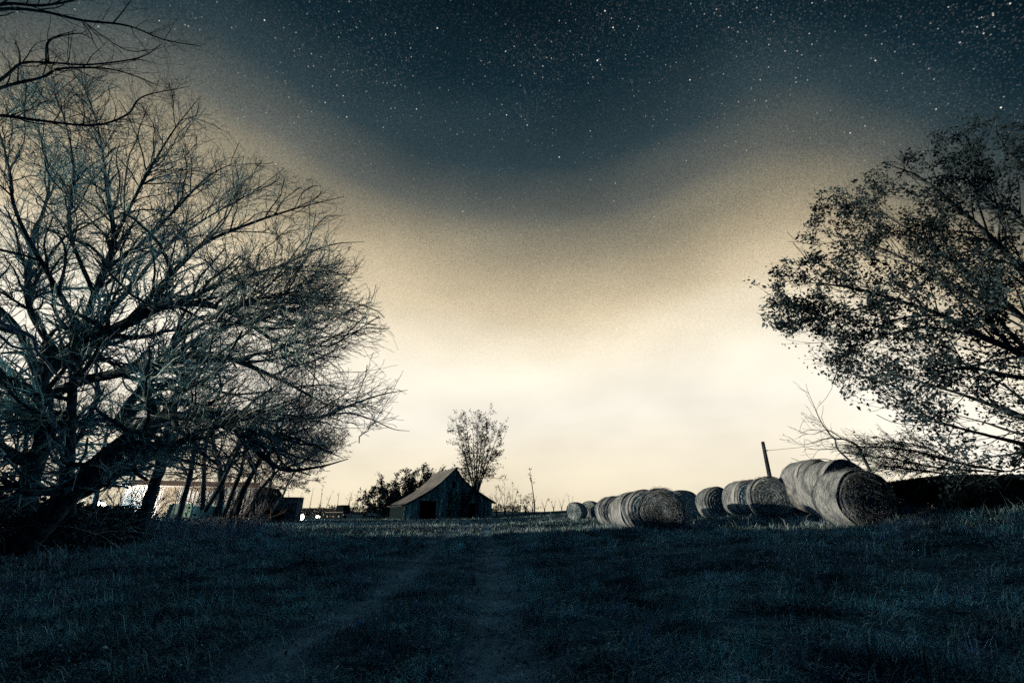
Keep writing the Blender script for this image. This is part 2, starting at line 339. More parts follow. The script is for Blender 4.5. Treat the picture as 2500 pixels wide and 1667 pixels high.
# ------------------------------------------------------------------ barn
def build_barn():
    ox, oy, rz = -11.9, 52.0, R(24); W, D = 10.4, 9.0; z0 = .05
    b = empty('barn', (ox, oy, 0), rz, label='old board barn with flared tin roof standing in the field', cat='barn')
    prof = [(-.35, 1.62), (1.7, 2.68), (3.3, 3.68), (4.5, 4.72), (5.62, 5.85), (6.6, 4.62), (7.7, 3.72), (8.9, 3.0), (10.75, 2.0)]
    xs, zs = [p[0] for p in prof], [p[1] for p in prof]
    def top(x): return float(np.interp(x, xs, zs))
    def wall(y, openings, name):
        mb = MB(); x = 0.0; g = random.Random(4)
        while x < W - .02:
            w = min(g.uniform(.17, .26), W - x); hi = top(x + w / 2) - .10; lo = z0 - .3; spans = [(lo, hi)]
            for (a0, a1, c0, c1) in openings:
                if x + w / 2 > a0 and x + w / 2 < a1:
                    ns = []
                    for (p, q) in spans:
                        if p < c0: ns.append((p, min(q, c0)))
                        if q > c1: ns.append((max(p, c1), q))
                    spans = ns
            dy = g.uniform(-.015, .015)
            for p, q in spans:
                if q - p > .05: mb.box((x + .008, y + dy, p - (g.uniform(0, .1) if p > z0 else 0)), (x + w - .006, y + dy + .03, q))
            x += w
        return mb.build(name, M['barnwood'], b)
    doors = [(1.75, 3.65, z0 - .5, 2.2), (7.45, 8.75, z0 - .5, 1.95), (5.0, 5.75, 3.6, 4.35), (3.9, 4.1, 1.2, 2.6)]
    fw = wall(0, doors[:3], 'front_wall'); tag(fw, kind='stuff')
    bw = wall(D - .03, [], 'back_wall'); tag(bw, kind='stuff')
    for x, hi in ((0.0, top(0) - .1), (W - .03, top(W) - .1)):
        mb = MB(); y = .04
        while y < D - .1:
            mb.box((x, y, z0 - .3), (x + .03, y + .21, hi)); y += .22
        tag(mb.build('side_wall', M['dark'], b), kind='stuff')  # sides coloured darker than the front boards to stand for shade
    # roof: two flared slopes of ribbed tin
    for side in (0, 1):
        pr = prof[:5] if side == 0 else prof[4:]
        q, _ = resample([(p[0], 0, p[1]) for p in pr], [0] * len(pr), 16); ny = 73; V = []; ys = np.linspace(-.45, D + .45, ny)
        for yi, y in enumerate(ys):
            rip = .018 if yi % 4 == 0 else 0.0
            for p in q: V.append((p[0], y, p[2] + rip + .02 * math.sin(y * 1.7 + p[0]) - .05 * math.sin(math.pi * (y + .45) / (D + .9))))
        V = np.array(V); n = 16; i = np.arange(ny - 1)[:, None] * n + np.arange(n - 1)[None, :]; i = i.ravel(); top_f = np.c_[i, i + 1, i + n + 1, i + n]
        V2 = V.copy(); V2[:, 2] -= .05; m = len(V)
        e0 = np.arange(n - 1); ed = np.c_[e0, e0 + 1, e0 + 1 + m, e0 + m]; e1 = e0 + (ny - 1) * n; ed2 = np.c_[e1 + 1, e1, e1 + m, e1 + 1 + m]
        s0 = np.arange(ny - 1) * n; sd = np.c_[s0 + n, s0, s0 + m, s0 + n + m]; s1 = s0 + n - 1; sd2 = np.c_[s1, s1 + n, s1 + n + m, s1 + m]
        rf = np_mesh('roof', np.vstack([V, V2]), [top_f, top_f[:, ::-1] + m, ed, ed2, sd, sd2], M['tin'], b)
        if side == 0: tag(rf, label='pale lit slope of tin roof')
    for p, q in zip(prof[:-1], prof[1:]):                       # barge boards under the roof edge
        MB().tube([(p[0], -.30, p[1] - .12), (q[0], -.30, q[1] - .12)], .06, 4).build('barge_board', M['dark'], b)
    MB().box((5.54, -.45, 5.80), (5.70, D + .45, 5.88)).build('ridge_cap', M['tin'], b)
    for (a0, a1, c0, c1) in doors[:2]:
        f = MB(); f.box((a0 - .12, -.05, z0 - .2), (a0, .04, c1 + .12)); f.box((a1, -.05, z0 - .2), (a1 + .12, .04, c1 + .12)); f.box((a0, -.05, c1), (a1, .04, c1 + .12)); f.build('door_frame', M['barnwood'], b)
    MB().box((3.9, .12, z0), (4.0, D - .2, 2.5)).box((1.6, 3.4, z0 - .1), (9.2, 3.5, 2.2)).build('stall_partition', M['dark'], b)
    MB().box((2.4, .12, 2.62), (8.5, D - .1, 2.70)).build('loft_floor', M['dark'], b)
    MB().box((5.02, .05, 3.6), (5.38, .09, 4.3)).build('loft_shutter', M['barnwood'], b)
    d = MB()
    for k in range(5): d.box((8.3 + k * .1, .05, z0), (8.39 + k * .1, .08, 1.85))
    d.box((8.28, .02, .5), (8.82, .05, .6)); d.box((8.28, .02, 1.4), (8.82, .05, 1.5)); d.build('door', M['barnwood'], b)
    # vine climbing the right half of the front
    mr = Matrix.Rotation(rz, 4, 'Z'); g = np.random.default_rng(21)
    v = empty('climbing_vine', (ox, oy, 0), rz, label='leafy vine climbing the front boards of the old barn', cat='vine')
    stems = []
    for k in range(9):
        x = g.uniform(5.6, 8.2); pts = [(x, -.08, 0)]
        for s in range(6):
            x += g.normal(0, .28); z = pts[-1][2] + g.uniform(.4, .65); pts.append((x, -.08 - .05 * g.random(), min(z, top(np.clip(x, 0, W)) - .2)))
        q, r = resample(pts, np.linspace(.035, .01, len(pts)), 12); stems.append((q, r))
    V, Fq = tubes([(np.array([s[0] for s in stems]), np.array([s[1] for s in stems]))], 4); np_mesh('stem', V, [Fq], M['bark'], v)
    P = np.array([s[0] for s in stems]); pos = along(P, g, 210, .30, .15); pos[:, 1] = -.06 - np.abs(g.normal(0, .10, len(pos)))
    V, Ft = leaves(g, pos, .12); tag(np_mesh('leaf', V, [Ft], M['leaf'], v), kind='stuff')
build_barn()

# ------------------------------------------------------------------ farm buildings behind the trees
def build_white_building():
    p = at(285, 1270, 33); r = empty('metal_building', (p[0], 33, 0), R(28), label='white sheet-steel farm building lit up behind the trees', cat='building')
    W, D, H = 8.0, 7.0, 2.75
    mb = MB(); mb.box((0, 0, -.2), (.08, D, H)); mb.box((.08, D - .08, -.2), (W - .08, D, H)); mb.box((W - .08, 0, -.2), (W, D, H)); mb.build('wall', M['whitesteel'], r)
    x = 0.08
    while x < W - .1:
        w = min(.8, W - .08 - x)
        if not (3.2 < x + w / 2 < 5.7):
            s = MB(); s.box((x, 0, -.2), (x + w - .01, .05, H)); [s.box((x + .1 + k * .28, -.025, -.2), (x + .14 + k * .28, 0, H)) for k in range(3) if x + .14 + k * .28 < x + w]
            s.build('wall_panel', M['whitesteel'], r)
        x += w
    d = MB(); d.box((3.2, .02, -.1), (5.75, .06, 2.45)); [d.box((3.25 + k * .28, -.01, -.1), (3.30 + k * .28, .02, 2.45)) for k in range(9)]; d.build('sliding_door', M['whitesteel'], r)
    MB().box((3.05, .01, 2.45), (5.95, .06, H)).box((3.05, -.06, 2.46), (5.95, .005, 2.6)).build('door_rail', M['trim'], r)
    MB().box((2.2, -.05, -.2), (3.05, -.028, H)).build('corner_trim', M['trim'], r)
    rf = MB(); rf.add([(-.3, -.3, H - .05), (W + .3, -.3, H - .05), (W + .3, D / 2, H + .5), (-.3, D / 2, H + .5), (-.3, D + .3, H - .05), (W + .3, D + .3, H - .05),
                       (-.3, -.3, H + .02), (W + .3, -.3, H + .02), (W + .3, D / 2, H + .57), (-.3, D / 2, H + .57), (-.3, D + .3, H + .02), (W + .3, D + .3, H + .02)],
                      [(6, 7, 8, 9), (9, 8, 11, 10), (0, 3, 2, 1), (3, 4, 5, 2), (0, 1, 7, 6), (4, 10, 11, 5), (0, 6, 9, 3), (3, 9, 10, 4), (1, 2, 8, 7), (2, 5, 11, 8)]); rf.build('roof', M['whitesteel'], r)
    MB().add([(0, 0, H), (0, D, H), (0, D / 2, H + .45), (.08, 0, H), (.08, D, H), (.08, D / 2, H + .45)], [(0, 2, 1), (3, 4, 5), (0, 1, 4, 3), (1, 2, 5, 4), (2, 0, 3, 5)]).build('gable', M['whitesteel'], r)
build_white_building()

def build_shading_house():
    """unseen, added beyond the left edge to keep the low light off the foreground"""
    r = empty('shading_house', (-34, -2.3, 0), 0, label='farmhouse added unseen beyond the left edge to shade the foreground', cat='house')
    for y0, y1, hw, hr in ((0, 8.9, 3.9, 5.6), (8.9, 13.6, 3.8, 5.4), (13.6, 17.7, 3.4, 4.95)):  # added house; block heights shaped to set where its shade falls
        MB().box((-3.5, y0 + .003, -.2), (3.5, y1 - .003, hw)).build('wall', M['barnwood'], r)
        MB().prism([(-4, hw + .003), (4, hw + .003), (0, hr)], y0 - .2, y1 + .2).build('roof', M['tin'], r)
    for y in (3, 6, 11, 15.5): MB().box((3.503, y, 1.0), (3.56, y + 1.1, 2.3)).build('window', M['glass'], r)
    MB().box((3.503, 9.6, 0), (3.57, 10.6, 2.1)).build('door', M['dark'], r)
build_shading_house()

def build_shed():
    r = empty('shed', (float(at(588, 1260, 43)[0]), 43, 0), R(2), label='dark low shed with sagging roof beside the rusty box', cat='shed')
    prof = [(0, 3.3), (.9, 2.3), (1.9, 1.45), (3.1, .85)]; q, _ = resample([(a, 0, b) for a, b in prof], [0] * 4, 14)
    for sgn, nm in ((1, 'roof'), (-1, 'roof')):
        V = []; ny = 12
        for y in np.linspace(-.3, 6.3, ny):
            for p in q: V.append((p[0] * sgn, y, p[2] + .03 * math.sin(y * 2)))
        V = np.array(V); n = 14; i = (np.arange(ny - 1)[:, None] * n + np.arange(n - 1)).ravel(); f = np.c_[i, i + 1, i + n + 1, i + n]; m = len(V); V2 = V.copy(); V2[:, 2] -= .07
        e0 = np.arange(n - 1); np_mesh(nm, np.vstack([V, V2]), [f, f[:, ::-1] + m, np.c_[e0, e0 + m, e0 + m + 1, e0 + 1]], M['dark'], r)
    mb = MB()
    for k in range(25):
        x = -2.95 + k * .236; hi = float(np.interp(abs(x), [p[0] for p in q], [p[2] for p in q])) - .06; mb.box((x, 0, -.2), (x + .23, .03, hi))
    tag(mb.build('front_wall', M['dark'], r), kind='stuff')
    MB().box((-2.95, .05, -.2), (-2.9, 6, .8)).box((2.9, .05, -.2), (2.95, 6, .8)).box((-2.9, 5.95, -.2), (2.9, 6, .8)).build('side_wall', M['dark'], r)
    MB().box((-.9, -.05, -.1), (.9, -.01, 1.9)).build('door', M['dark'], r)
build_shed()

def build_box():
    p = at(689, 1275, 45); r = empty('steel_box', (p[0], 45, gz1(p[0], 45) - .02), R(12), label='rust-streaked ribbed steel box standing beside the yard light', cat='storage box')
    w, h, d = 1.07, 2.15, 2.4
    MB().box((-w, 0, .12), (w, d, h)).build('body', M['rust'], r)
    for k in range(6):
        x = -w + .06 + k * .36; MB().prism([(x, .14), (x + .14, .14), (x + .14, h - .05), (x, h - .05)], -.06, -.002).build('rib', M['rust'], r)
    MB().box((-w - .05, -.09, h + .003), (w + .05, d, h + .08)).build('top_rail', M['rust'], r)
    for x in (-w, w - .18): MB().box((x, -.04, 0), (x + .18, d, .117)).build('skid', M['metal'], r)
    MB().box((w + .003, -.08, .12), (w + .06, -.01, h)).build('corner_post', M['metal'], r)
build_box()

def build_cart():
    p = at(425, 1280, 21); z = gz1(p[0], 21); r = empty('farm_cart', (p[0], 21, z), R(-14), label='old board-sided farm cart with bent pipe rail among the weeds', cat='cart')
    for k in range(7):
        x = -.55 + k * .19; MB().box((x, -.02 - .012 * (k % 2), .35), (x + .17, .03, 1.22 + .05 * ((k * 3) % 4) / 4)).build('board', M['barnwood'], r)
    MB().box((-.55, .05, .3), (.8, 1.7, .38)).build('bed', M['barnwood'], r)
    MB().box((-.55, 1.66, .39), (.8, 1.7, 1.2)).box((-.55, .06, .39), (-.51, 1.65, 1.15)).box((.76, .06, .39), (.8, 1.65, 1.15)).build('side', M['barnwood'], r)
    for dx in (0, .14):
        MB().tube([(-1.45 + dx, -.25, .15), (-.95 + dx, -.16, .85), (-.72 + dx, -.12, 1.28), (-.5 + dx, -.10, 1.36), (0.1 + dx, -.08, 1.42), (.75, -.06, 1.30), (.82, -.06, 1.1)], .022, 7).build('pipe_rail', M['metal'], r, True)
    for x in (-.62, .86):
        w = MB(); w.tube([(x + .3 * 0, .85 + .3 * math.cos(a), .32 + .3 * math.sin(a)) for a in np.linspace(0, 2 * math.pi, 19)], .05, 6, False); wh = w.build('wheel', M['rubber'], r, True)
        MB().tube([(x - .03, .85, .32), (x + .03, .85, .32)], .14, 10).build('hub', M['metal'], wh)
build_cart()

def lamp_post(px, py, Y, rad, watts, h_under, label, tilt=0):
    p = at(px, py, Y); z = gz1(p[0], Y); r = empty('yard_light', (p[0], Y, z), 0, label=label, cat='lamp'); hz = p[2] - z
    MB().tube([(0, 0, -.1), (0, 0, max(hz - rad * .9, .2))], [.05, .04], 8).build('post', M['metal'], r)
    ico = MB(); n, k = 9, 16; v = []; f = []
    for i in range(n + 1):
        a = math.pi * i / n
        for j in range(k): v.append((rad * math.sin(a) * math.cos(2 * math.pi * j / k), rad * math.sin(a) * math.sin(2 * math.pi * j / k), hz + rad * .92 * math.cos(a)))
    for i in range(n):
        for j in range(k): f.append((i * k + j, (i + 1) * k + j, (i + 1) * k + (j + 1) % k, i * k + (j + 1) % k))
    ico.add(v, f).build('globe', M['lamp'], r, True)
    MB().tube([(0, 0, hz + rad * .93), (0, 0, hz + rad * 1.05), (0, 0, hz + rad * 1.25)], [rad * .62, rad * .5, .02], 12).build('cap', M['metal'], r)
    l = bpy.data.lights.new('yard_light_bulb', 'POINT'); l.energy = watts; l.color = (1.12, .92, .68); l.shadow_soft_size = rad
    lo = bpy.data.objects.new('bulb', l); lo.location = (0, -rad * 1.35, hz); link(lo, r)
lamp_post(732, 1262, 55, .45, 260, .4, 'brightest round yard light low beside the steel box')
lamp_post(776, 1262, 92, .36, 160, .4, 'small far yard light beside the low pale house')
lamp_post(240, 1240, 31, .42, 5000, .4, 'round yard light glaring behind the leaning trunk at left')

def build_house():
    p = at(766, 1264, 98); r = empty('far_house', (p[0], 98, gz1(p[0], 98)), R(6), label='low pale house far across the yard by the lights', cat='house')
    mb = MB().box((-2.6, 0, -.3), (2.6, 5, 1.15)); mb.build('wall', M['whitesteel'], r)
    MB().prism([(-3, 1.153), (3, 1.153), (2.2, 1.75), (-2.2, 1.75)], -.4, 5.4).build('roof', M['trim'], r)
    for x in (-1.7, .6): MB().box((x, -.06, .35), (x + .8, -.003, .95)).build('window', M['glass'], r)
build_house()

# ------------------------------------------------------------------ pickup and trailer
def build_truck():
    p = at(820, 1270, 78); r = empty('pickup_truck', (p[0], 78, gz1(p[0], 78)), R(180 - 24), label='dark old pickup with a tall camper shell parked past the light', cat='truck')
    s = .78   # local x: front of the truck is +x
    def P(poly, y0, y1, nm, m, par=None): return MB().prism([(a * s, b * s) for a, b in poly], y0 * s, y1 * s).build(nm, m, par or r)
    body = P([(-2.6, .55), (-2.15, .5), (-1.9, .85), (-1.2, .85), (-.95, .5), (1.0, .5), (1.25, .85), (1.95, .85), (2.2, .5), (2.6, .55), (2.62, 1.05), (2.45, 1.22), (.95, 1.3), (-2.62, 1.3)], -.95, .95, 'body', M['paint'])
    P([(-.45, 1.302), (.95, 1.302), (.55, 1.95), (-.40, 1.98)], -.86, -.80, 'side_window', M['glass']); 
    cab = P([(-.45, 1.95), (.55, 1.92), (.45, 2.02), (-.40, 2.05)], -.86, .86, 'cab_roof', M['paint'])
    for x0, x1 in ((.95, .52), (-.02, -.04), (-.45, -.42)):
        for y in (-.86, .80): P([(x0, 1.302), (x0 + .1, 1.302), (x1 + .08, 1.95), (x1, 1.95)], y + .001, y + .05, 'cab_pillar', M['paint'])
    P([(-2.62, 1.302), (-.47, 1.302), (-.62, 2.55), (-2.45, 2.6)], -.93, .93, 'camper_shell', M['dark'])
    P([(-2.4, 1.7), (-.9, 1.7), (-.95, 2.2), (-2.3, 2.2)], -.955, -.932, 'shell_window', M['glass'])
    P([(-2.8, .6), (-2.63, .6), (-2.63, .8), (-2.8, .8)], -.95, .95, 'rear_bumper', M['chrome']); P([(2.63, .58), (2.8, .58), (2.8, .78), (2.63, .78)], -.95, .95, 'front_bumper', M['chrome'])
    P([(-2.6, 1.18), (2.3, 1.14), (2.3, 1.2), (-2.6, 1.24)], .951, .965, 'trim_strip', M['chrome'])
    for y in (-.7, .7): MB().tube([((2.58) * s, y * s, .95 * s), (2.68 * s, y * s, .95 * s)], .11, 10).build('headlight', M['chrome'], r)
    for x in (-1.55, 1.6):
        for y in (-.86, .86):
            w = MB().tube([(x * s, (y - .1) * s, .38 * s), (x * s, (y + .1) * s, .38 * s)], .30, 16).build('wheel', M['rubber'], r); MB().tube([(x * s, (y - .115) * s, .38 * s), (x * s, (y + .115) * s, .38 * s)], .15, 10).build('rim', M['metal'], w)
build_truck()

def build_trailer():
    p = at(911, 1270, 62); r = empty('flat_trailer', (p[0], 62, gz1(p[0], 62)), R(8), label='small flat trailer with pale deck parked left of the barn', cat='trailer')
    for k in range(4): MB().box((-.75, -.5 + k * .26, .42), (.75, -.26 + k * .26, .48)).build('deck_board', M['deck'], r)
    MB().box((-.7, -.45, .30), (.7, .45, .417)).build('frame', M['dark'], r)
    for y in (-.56, .56):
        w = MB().tube([(-.25, y - .07, .22), (-.25, y + .07, .22)], .22, 14).build('wheel', M['rubber'], r); MB().tube([(-.25, y - .08, .22), (-.25, y + .08, .22)], .1, 8).build('rim', M['metal'], w)
    MB().tube([(.7, 0, .36), (1.15, 0, .46)], .035, 6).build('tongue', M['metal'], r)
    MB().box((-.72, -.5, .50), (-.66, .5, .72)).box((-.6, -.42, .483), (.35, .0, .60)).build('headboard', M['deck'], r)
build_trailer()

# ------------------------------------------------------------------ hay bales
def bale_mesh(seed, r, L, slump=.11):
    g = np.random.default_rng(seed); na, nl = 72, 26
    # profile: end centre -> rim -> along the roll -> rim -> other end
    th = np.arange(na) * 2 * np.pi / na
    def shape(V):
        x, y, z = V.T; rr = np.hypot(x, z)
        k = 1 + .035 * np.sin(np.arctan2(z, x) * 2 + seed) + .018 * np.sin(np.arctan2(z, x) * 5 + seed * 2)
        V = V * np.c_[k, np.ones_like(k), k]; low = V[:, 2] < -r * .5
        V[:, 0] *= 1 + slump * np.clip(.4 - V[:, 2] / r, 0, 1.4) * .6
        V[:, 2] = np.where(V[:, 2] < -r * (1 - slump), -r * (1 - slump), V[:, 2]); return V
    rows = []
    ys = np.linspace(-L / 2, L / 2, nl)
    for y in ys:
        e = max(0, abs(y) - (L / 2 - .10)) / .10; rad = r * (1 - .075 * e ** 2) - .05 * r * (2 * y / L) ** 2
        band = .014 * math.sin(y * 17 + seed) + .010 * math.sin(y * 41 + seed * 3)
        rd = rad + band + (fbm(np.cos(th) * 3 + y * 6 + seed, np.sin(th) * 3, 31) - .5) * .06 + (fbm(np.cos(th) * 1.2 + y * 1.1 + seed * 3, np.sin(th) * 1.2 + 5, 33) - .5) * .10
        rows.append(np.c_[np.cos(th) * rd, np.full(na, y), np.sin(th) * rd])
    V = np.vstack(rows); i = np.arange(nl - 1)[:, None] * na + np.arange(na)[None, :]; j = np.arange(nl - 1)[:, None] * na + ((np.arange(na) + 1) % na)[None, :]
    F = np.stack([i, j, j + na, i + na], -1).reshape(-1, 4)
    roll = shape(V), F
    ends = []
    for s in (-1, 1):
        nr = 34; W = []
        for k in range(nr):
            q = 1 - k / (nr - 1); rad = r * .875 * q
            if k == 0: rad = r * .88
            spiral = .042 * np.sin(rad * 44 + th * 1.0 * s + seed) * (q < .97) + (fbm(np.cos(th) * rad * 9 + seed, np.sin(th) * rad * 9, 12) - .5) * .11 * (0 if k == 0 else 1)
            bulge = .06 * (1 - q ** 2)
            W.append(np.c_[np.cos(th) * rad, s * (L / 2 - .004 + bulge) + s * spiral * (k > 0), np.sin(th) * rad])
        W = np.vstack(W); i = np.arange(nr - 1)[:, None] * na + np.arange(na)[None, :]; j = np.arange(nr - 1)[:, None] * na + ((np.arange(na) + 1) % na)[None, :]
        f = np.stack([i, i + na, j + na, j], -1).reshape(-1, 4); f = f if s < 0 else f[:, ::-1]
        ends.append((shape(W), f))
    return roll, ends
def strands(seed, r, L, n):
    g = np.random.default_rng(seed); a = g.random(n) * 2 * np.pi; onface = g.random(n) < .62
    q = np.sqrt(g.random(n)); rad = np.where(onface, r * .92 * q, r * 1.0); y = np.where(onface, -L / 2 - .05 * (1 - q ** 2) - .01, g.uniform(-L / 2, L / 2, n))
    p = np.c_[np.cos(a) * rad, y, np.maximum(np.sin(a) * rad, -r * .9)]
    tang = np.c_[-np.sin(a), np.zeros(n), np.cos(a)]; out = np.where(onface[:, None], np.array([0, -1, 0]), np.c_[np.cos(a), np.zeros(n), np.sin(a)])
    d = unit(tang * g.choice([-1, 1], n)[:, None] + out * np.abs(g.normal(.15, .25, n))[:, None] + g.normal(0, .35, (n, 3)) + np.array([0, 0, -.25])); ln = g.uniform(.06, .26, n)[:, None]
    P = np.stack([p, p + d * ln * .5 + out * .012, p + d * ln + np.array([0, 0, -.03])], 1)
    return tubes([(P, np.full((n, 3), .0034))], 3)
_variants = {}
def bale(px, py, Y, r, L, yaw, label, seed, loose=0, tilt=0.0, sink=.0, x=None, cat='hay bale', group=None):
    """px, py: where the middle of the near face stands in the picture"""
    p = at(px, py, Y); cx = p[0] if x is None else x; ax = np.array([-math.sin(R(yaw)), math.cos(R(yaw))]); c = np.array([cx, Y]) + ax * L / 2
    z = gz1(c[0], c[1]) - sink
    root = empty('hay_bale', (c[0], c[1], z), R(yaw), label=label, cat=cat, group=group); root.rotation_euler = (tilt, 0, R(yaw))
    key = seed % 4
    if key not in _variants:
        roll, ends = bale_mesh(key + 1, 1.0, 1.0 * 1.7); _variants[key] = (roll, ends)
    roll, ends = _variants[key]; S = np.array([r, L / 1.7, r]); lift = np.array([0, 0, r * .885])
    np_mesh('roll', roll[0] * S + lift, [roll[1]], M['straw'], root, True)
    for e in ends: np_mesh('end_face', e[0] * S + lift, [e[1]], M['strawend'], root, False)
    g = random.Random(seed)
    if loose:
        V, F = strands(seed, r, L, loose); tag(np_mesh('loose_straw', V + lift, [F], M['strand'], root), kind='stuff')
    for k in range(1):                       # a wrap band proud of the roll
        yb = (-.36 + .66 * k + g.uniform(-.08, .08)) * L; w = g.uniform(.06, .13); th = np.linspace(0, 2 * np.pi, 73)[:-1]; V = []
        for yy, dr in ((yb - w, .0), (yb - w * .8, .007), (yb + w * .8, .007), (yb + w, .0)):
            rd = r * 1.012 + dr; kk = 1 + .035 * np.sin(th * 2 + key + 1) + .018 * np.sin(th * 5 + (key + 1) * 2); xx = np.cos(th) * rd * kk; zz = np.sin(th) * rd * kk
            xx = xx * (1 + .11 * np.clip(.4 - zz / r, 0, 1.4) * .6); zz = np.maximum(zz, -r * .885); V.append(np.c_[xx, np.full(72, yy), zz])
        V = np.vstack(V) + lift; i = np.arange(3)[:, None] * 72 + np.arange(72); j = np.arange(3)[:, None] * 72 + (np.arange(72) + 1) % 72
        np_mesh('wrap_band', V, [np.stack([i, j, j + 72, i + 72], -1).reshape(-1, 4)], M['wrap'], root, True)
    return root
G1 = 'hay bales in the row nearest the barn'; G2 = 'hay bales in the right-hand row'
bale(1614, 1240, 16.0, .73, 1.15, -20, 'front bale of the middle row, spiral straw end facing the viewer', 1, 3000, group=G1)
for k, (y, x, r, yw, lb) in enumerate([(17.35, 5.03, .72, 3, 'second bale of the middle row, directly behind the spiral-ended front bale'),
                                       (18.75, 5.00, .71, 6, 'third bale from the front of the middle row'), (20.25, 5.05, .70, 2, 'fourth bale from the front of the middle row'),
                                       (21.9, 5.0, .69, 5, 'fifth bale from the front of the middle row'), (23.6, 5.05, .69, 3, 'sixth and farthest bale of the middle row')]):
    bale(0, 1240, y, r, 1.12, yw, lb, 2 + k, 250, x=x, group=G1)
bale(1402, 1250, 37.0, .68, 1.3, -28, 'far bale standing apart with its lit end towards the barn', 3, 0, group='far pair of hay bales')
bale(1437, 1248, 38.6, .70, 1.3, -28, 'far bale half hidden behind the leftmost bale', 8, 0, group='far pair of hay bales')
bale(1678, 1236, 26.0, .80, 1.3, 2, 'dark bale just right of the spiral-ended bale, mostly hidden by it', 9, 0, group=G2)
bale(1762, 1230, 24.2, .80, 1.35, 4, 'dark shaded bale standing alone between the two lit groups', 10, 0, group=G2)
bale(1886, 1214, 17.9, .76, 1.2, -18, 'bale with ragged straw end lit along its top, left of big pair', 11, 2000, group=G2)
bale(1886, 1214, 19.3, .74, 1.2, 3, 'bale tucked behind the one with the lit ragged top', 12, 150, x=9.95, group=G2)
bale(2122, 1225, 13.9, .88, 1.25, 1, 'nearest bale at right, low slumped roll with dark straw end', 13, 4000, sink=.05, group=G2)
bale(2080, 1200, 15.4, 1.0, 1.3, 8, 'tallest bale, rising behind the slumped bale at right', 14, 700, group=G2)
bale(2022, 1205, 17.0, .98, 1.3, 8, 'bale behind the tallest bale, its pale left side showing', 15, 300, group=G2)

# ------------------------------------------------------------------ pole and wire
def build_pole():
    p = at(1862, 1078, 26); q = at(1880, 1163, 26); z = gz1(p[0], 26)
    r = empty('utility_post', (p[0], 26, z), 0, label='bare wooden pole rising behind the hay bales', cat='pole')
    MB().tube([(0.0, 0, -.3), (0.0, 0, 2.2), (.0, 0, p[2] - z)], [.12, .105, .09], 12).build('shaft', M['bark'], r, True)
    MB().tube([(.12, 0, (p[2] - z) - .5), (.20, 0, (p[2] - z) - .5)], .03, 6).build('insulator', M['metal'], r)
    a = Vector((p[0] + .18, 26, p[2] - .5)); b = Vector(tuple(at(2560, 985, 22))); pts = [a.lerp(b, t) + Vector((0, 0, -1.1 * 4 * t * (1 - t) * .25)) for t in np.linspace(0, 1, 24)]
    w = MB().tube([tuple(v - a) for v in pts], .012, 5).build('wire', M['metal']); w.location = a
    tag(w, 'thin wire running right from the bare wooden pole', 'wire')
build_pole()

# ------------------------------------------------------------------ trees
def px_limb(joints, rs=1.0):
    """joints: (px, py, Y, radius)"""
    return np.array([at(a, b, c) for a, b, c, _ in joints]), np.array([d for *_, d in joints]) * rs

def project(P):
    q = P - np.array([0, 0, CAM_H]); cp, sp = math.cos(PITCH), math.sin(PITCH); zc = q[..., 1] * cp + q[..., 2] * sp
    return 1250 + F_PX * q[..., 0] / np.maximum(zc, .1), 833.5 - F_PX * (q[..., 2] * cp - q[..., 1] * sp) / np.maximum(zc, .1)
def crown_left(P):
    """outline of the big crown's open side: no twig grows out past it or down to the ground"""
    x, y = project(P); lim = np.interp(y, [0, 190, 350, 430, 480, 600, 690, 780, 850, 940, 1040, 1080, 1150, 1200], [370, 500, 590, 750, 850, 890, 925, 945, 980, 1005, 985, 880, 800, 690])
    return ((x < lim) & (y < np.interp(x, [0, 300, 420, 640, 800], [1260, 1200, 1150, 1190, 1180]))).all(1)
def crown_right(P):
    x, y = project(P); lim = np.interp(y, [270, 300, 360, 430, 520, 600, 680, 760, 830, 870, 940, 990, 1010, 1100], [2400, 2330, 2180, 2015, 1985, 1925, 1870, 1860, 1890, 1985, 2020, 2080, 2180, 2260])
    soft = np.random.default_rng(len(P)).exponential(26, len(P))[:, None]
    return ((x > lim + 14 - soft) & (y > 290 - (x - 2400) * .2 - soft)).all(1)
def tree_from_limbs(name, label, limbs, levels, g, twig_mat, bark_mat, base, center, leaf=None, group=None, cat='tree', trunk_n=1, k_limb=9, clip=None):
    root = empty(name, (0, 0, 0), label=label, cat=cat, group=group)
    P0 = []; R0 = []
    for i, (pts, rad) in enumerate(limbs):
        limb_mesh('trunk' if i < trunk_n else 'limb', pts, rad, bark_mat, root, k_limb)
        q, r = resample(pts, rad, 24); P0.append(q); R0.append(r)
    P, Rd = np.array(P0), np.array(R0); batches = []; last = None
    for lv in levels:
        P, Rd = spawn(g, P, Rd, center=center, **lv)
        if clip is not None: ok = clip(P); P, Rd = P[ok], Rd[ok]
        batches.append((P, Rd)); last = (P, Rd)
    if batches:
        V, Fq = tubes(batches[:1], 5); V2, F2 = tubes(batches[1:], 3) if len(batches) > 1 else (np.zeros((0, 3)), np.zeros((0, 4), int))
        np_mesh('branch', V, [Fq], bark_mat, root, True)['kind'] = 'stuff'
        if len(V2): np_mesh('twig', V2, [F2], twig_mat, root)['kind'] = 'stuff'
    if leaf:
        lm, per, size, spread = leaf[:4]; pos = along(last[0], g, per, spread)
        if len(leaf) > 4: pos = pos[leaf[4](pos)]
        V, Ft = leaves(g, pos, size); np_mesh('leaf', V, [Ft], lm, root)['kind'] = 'stuff'
    settle(root, base); return root

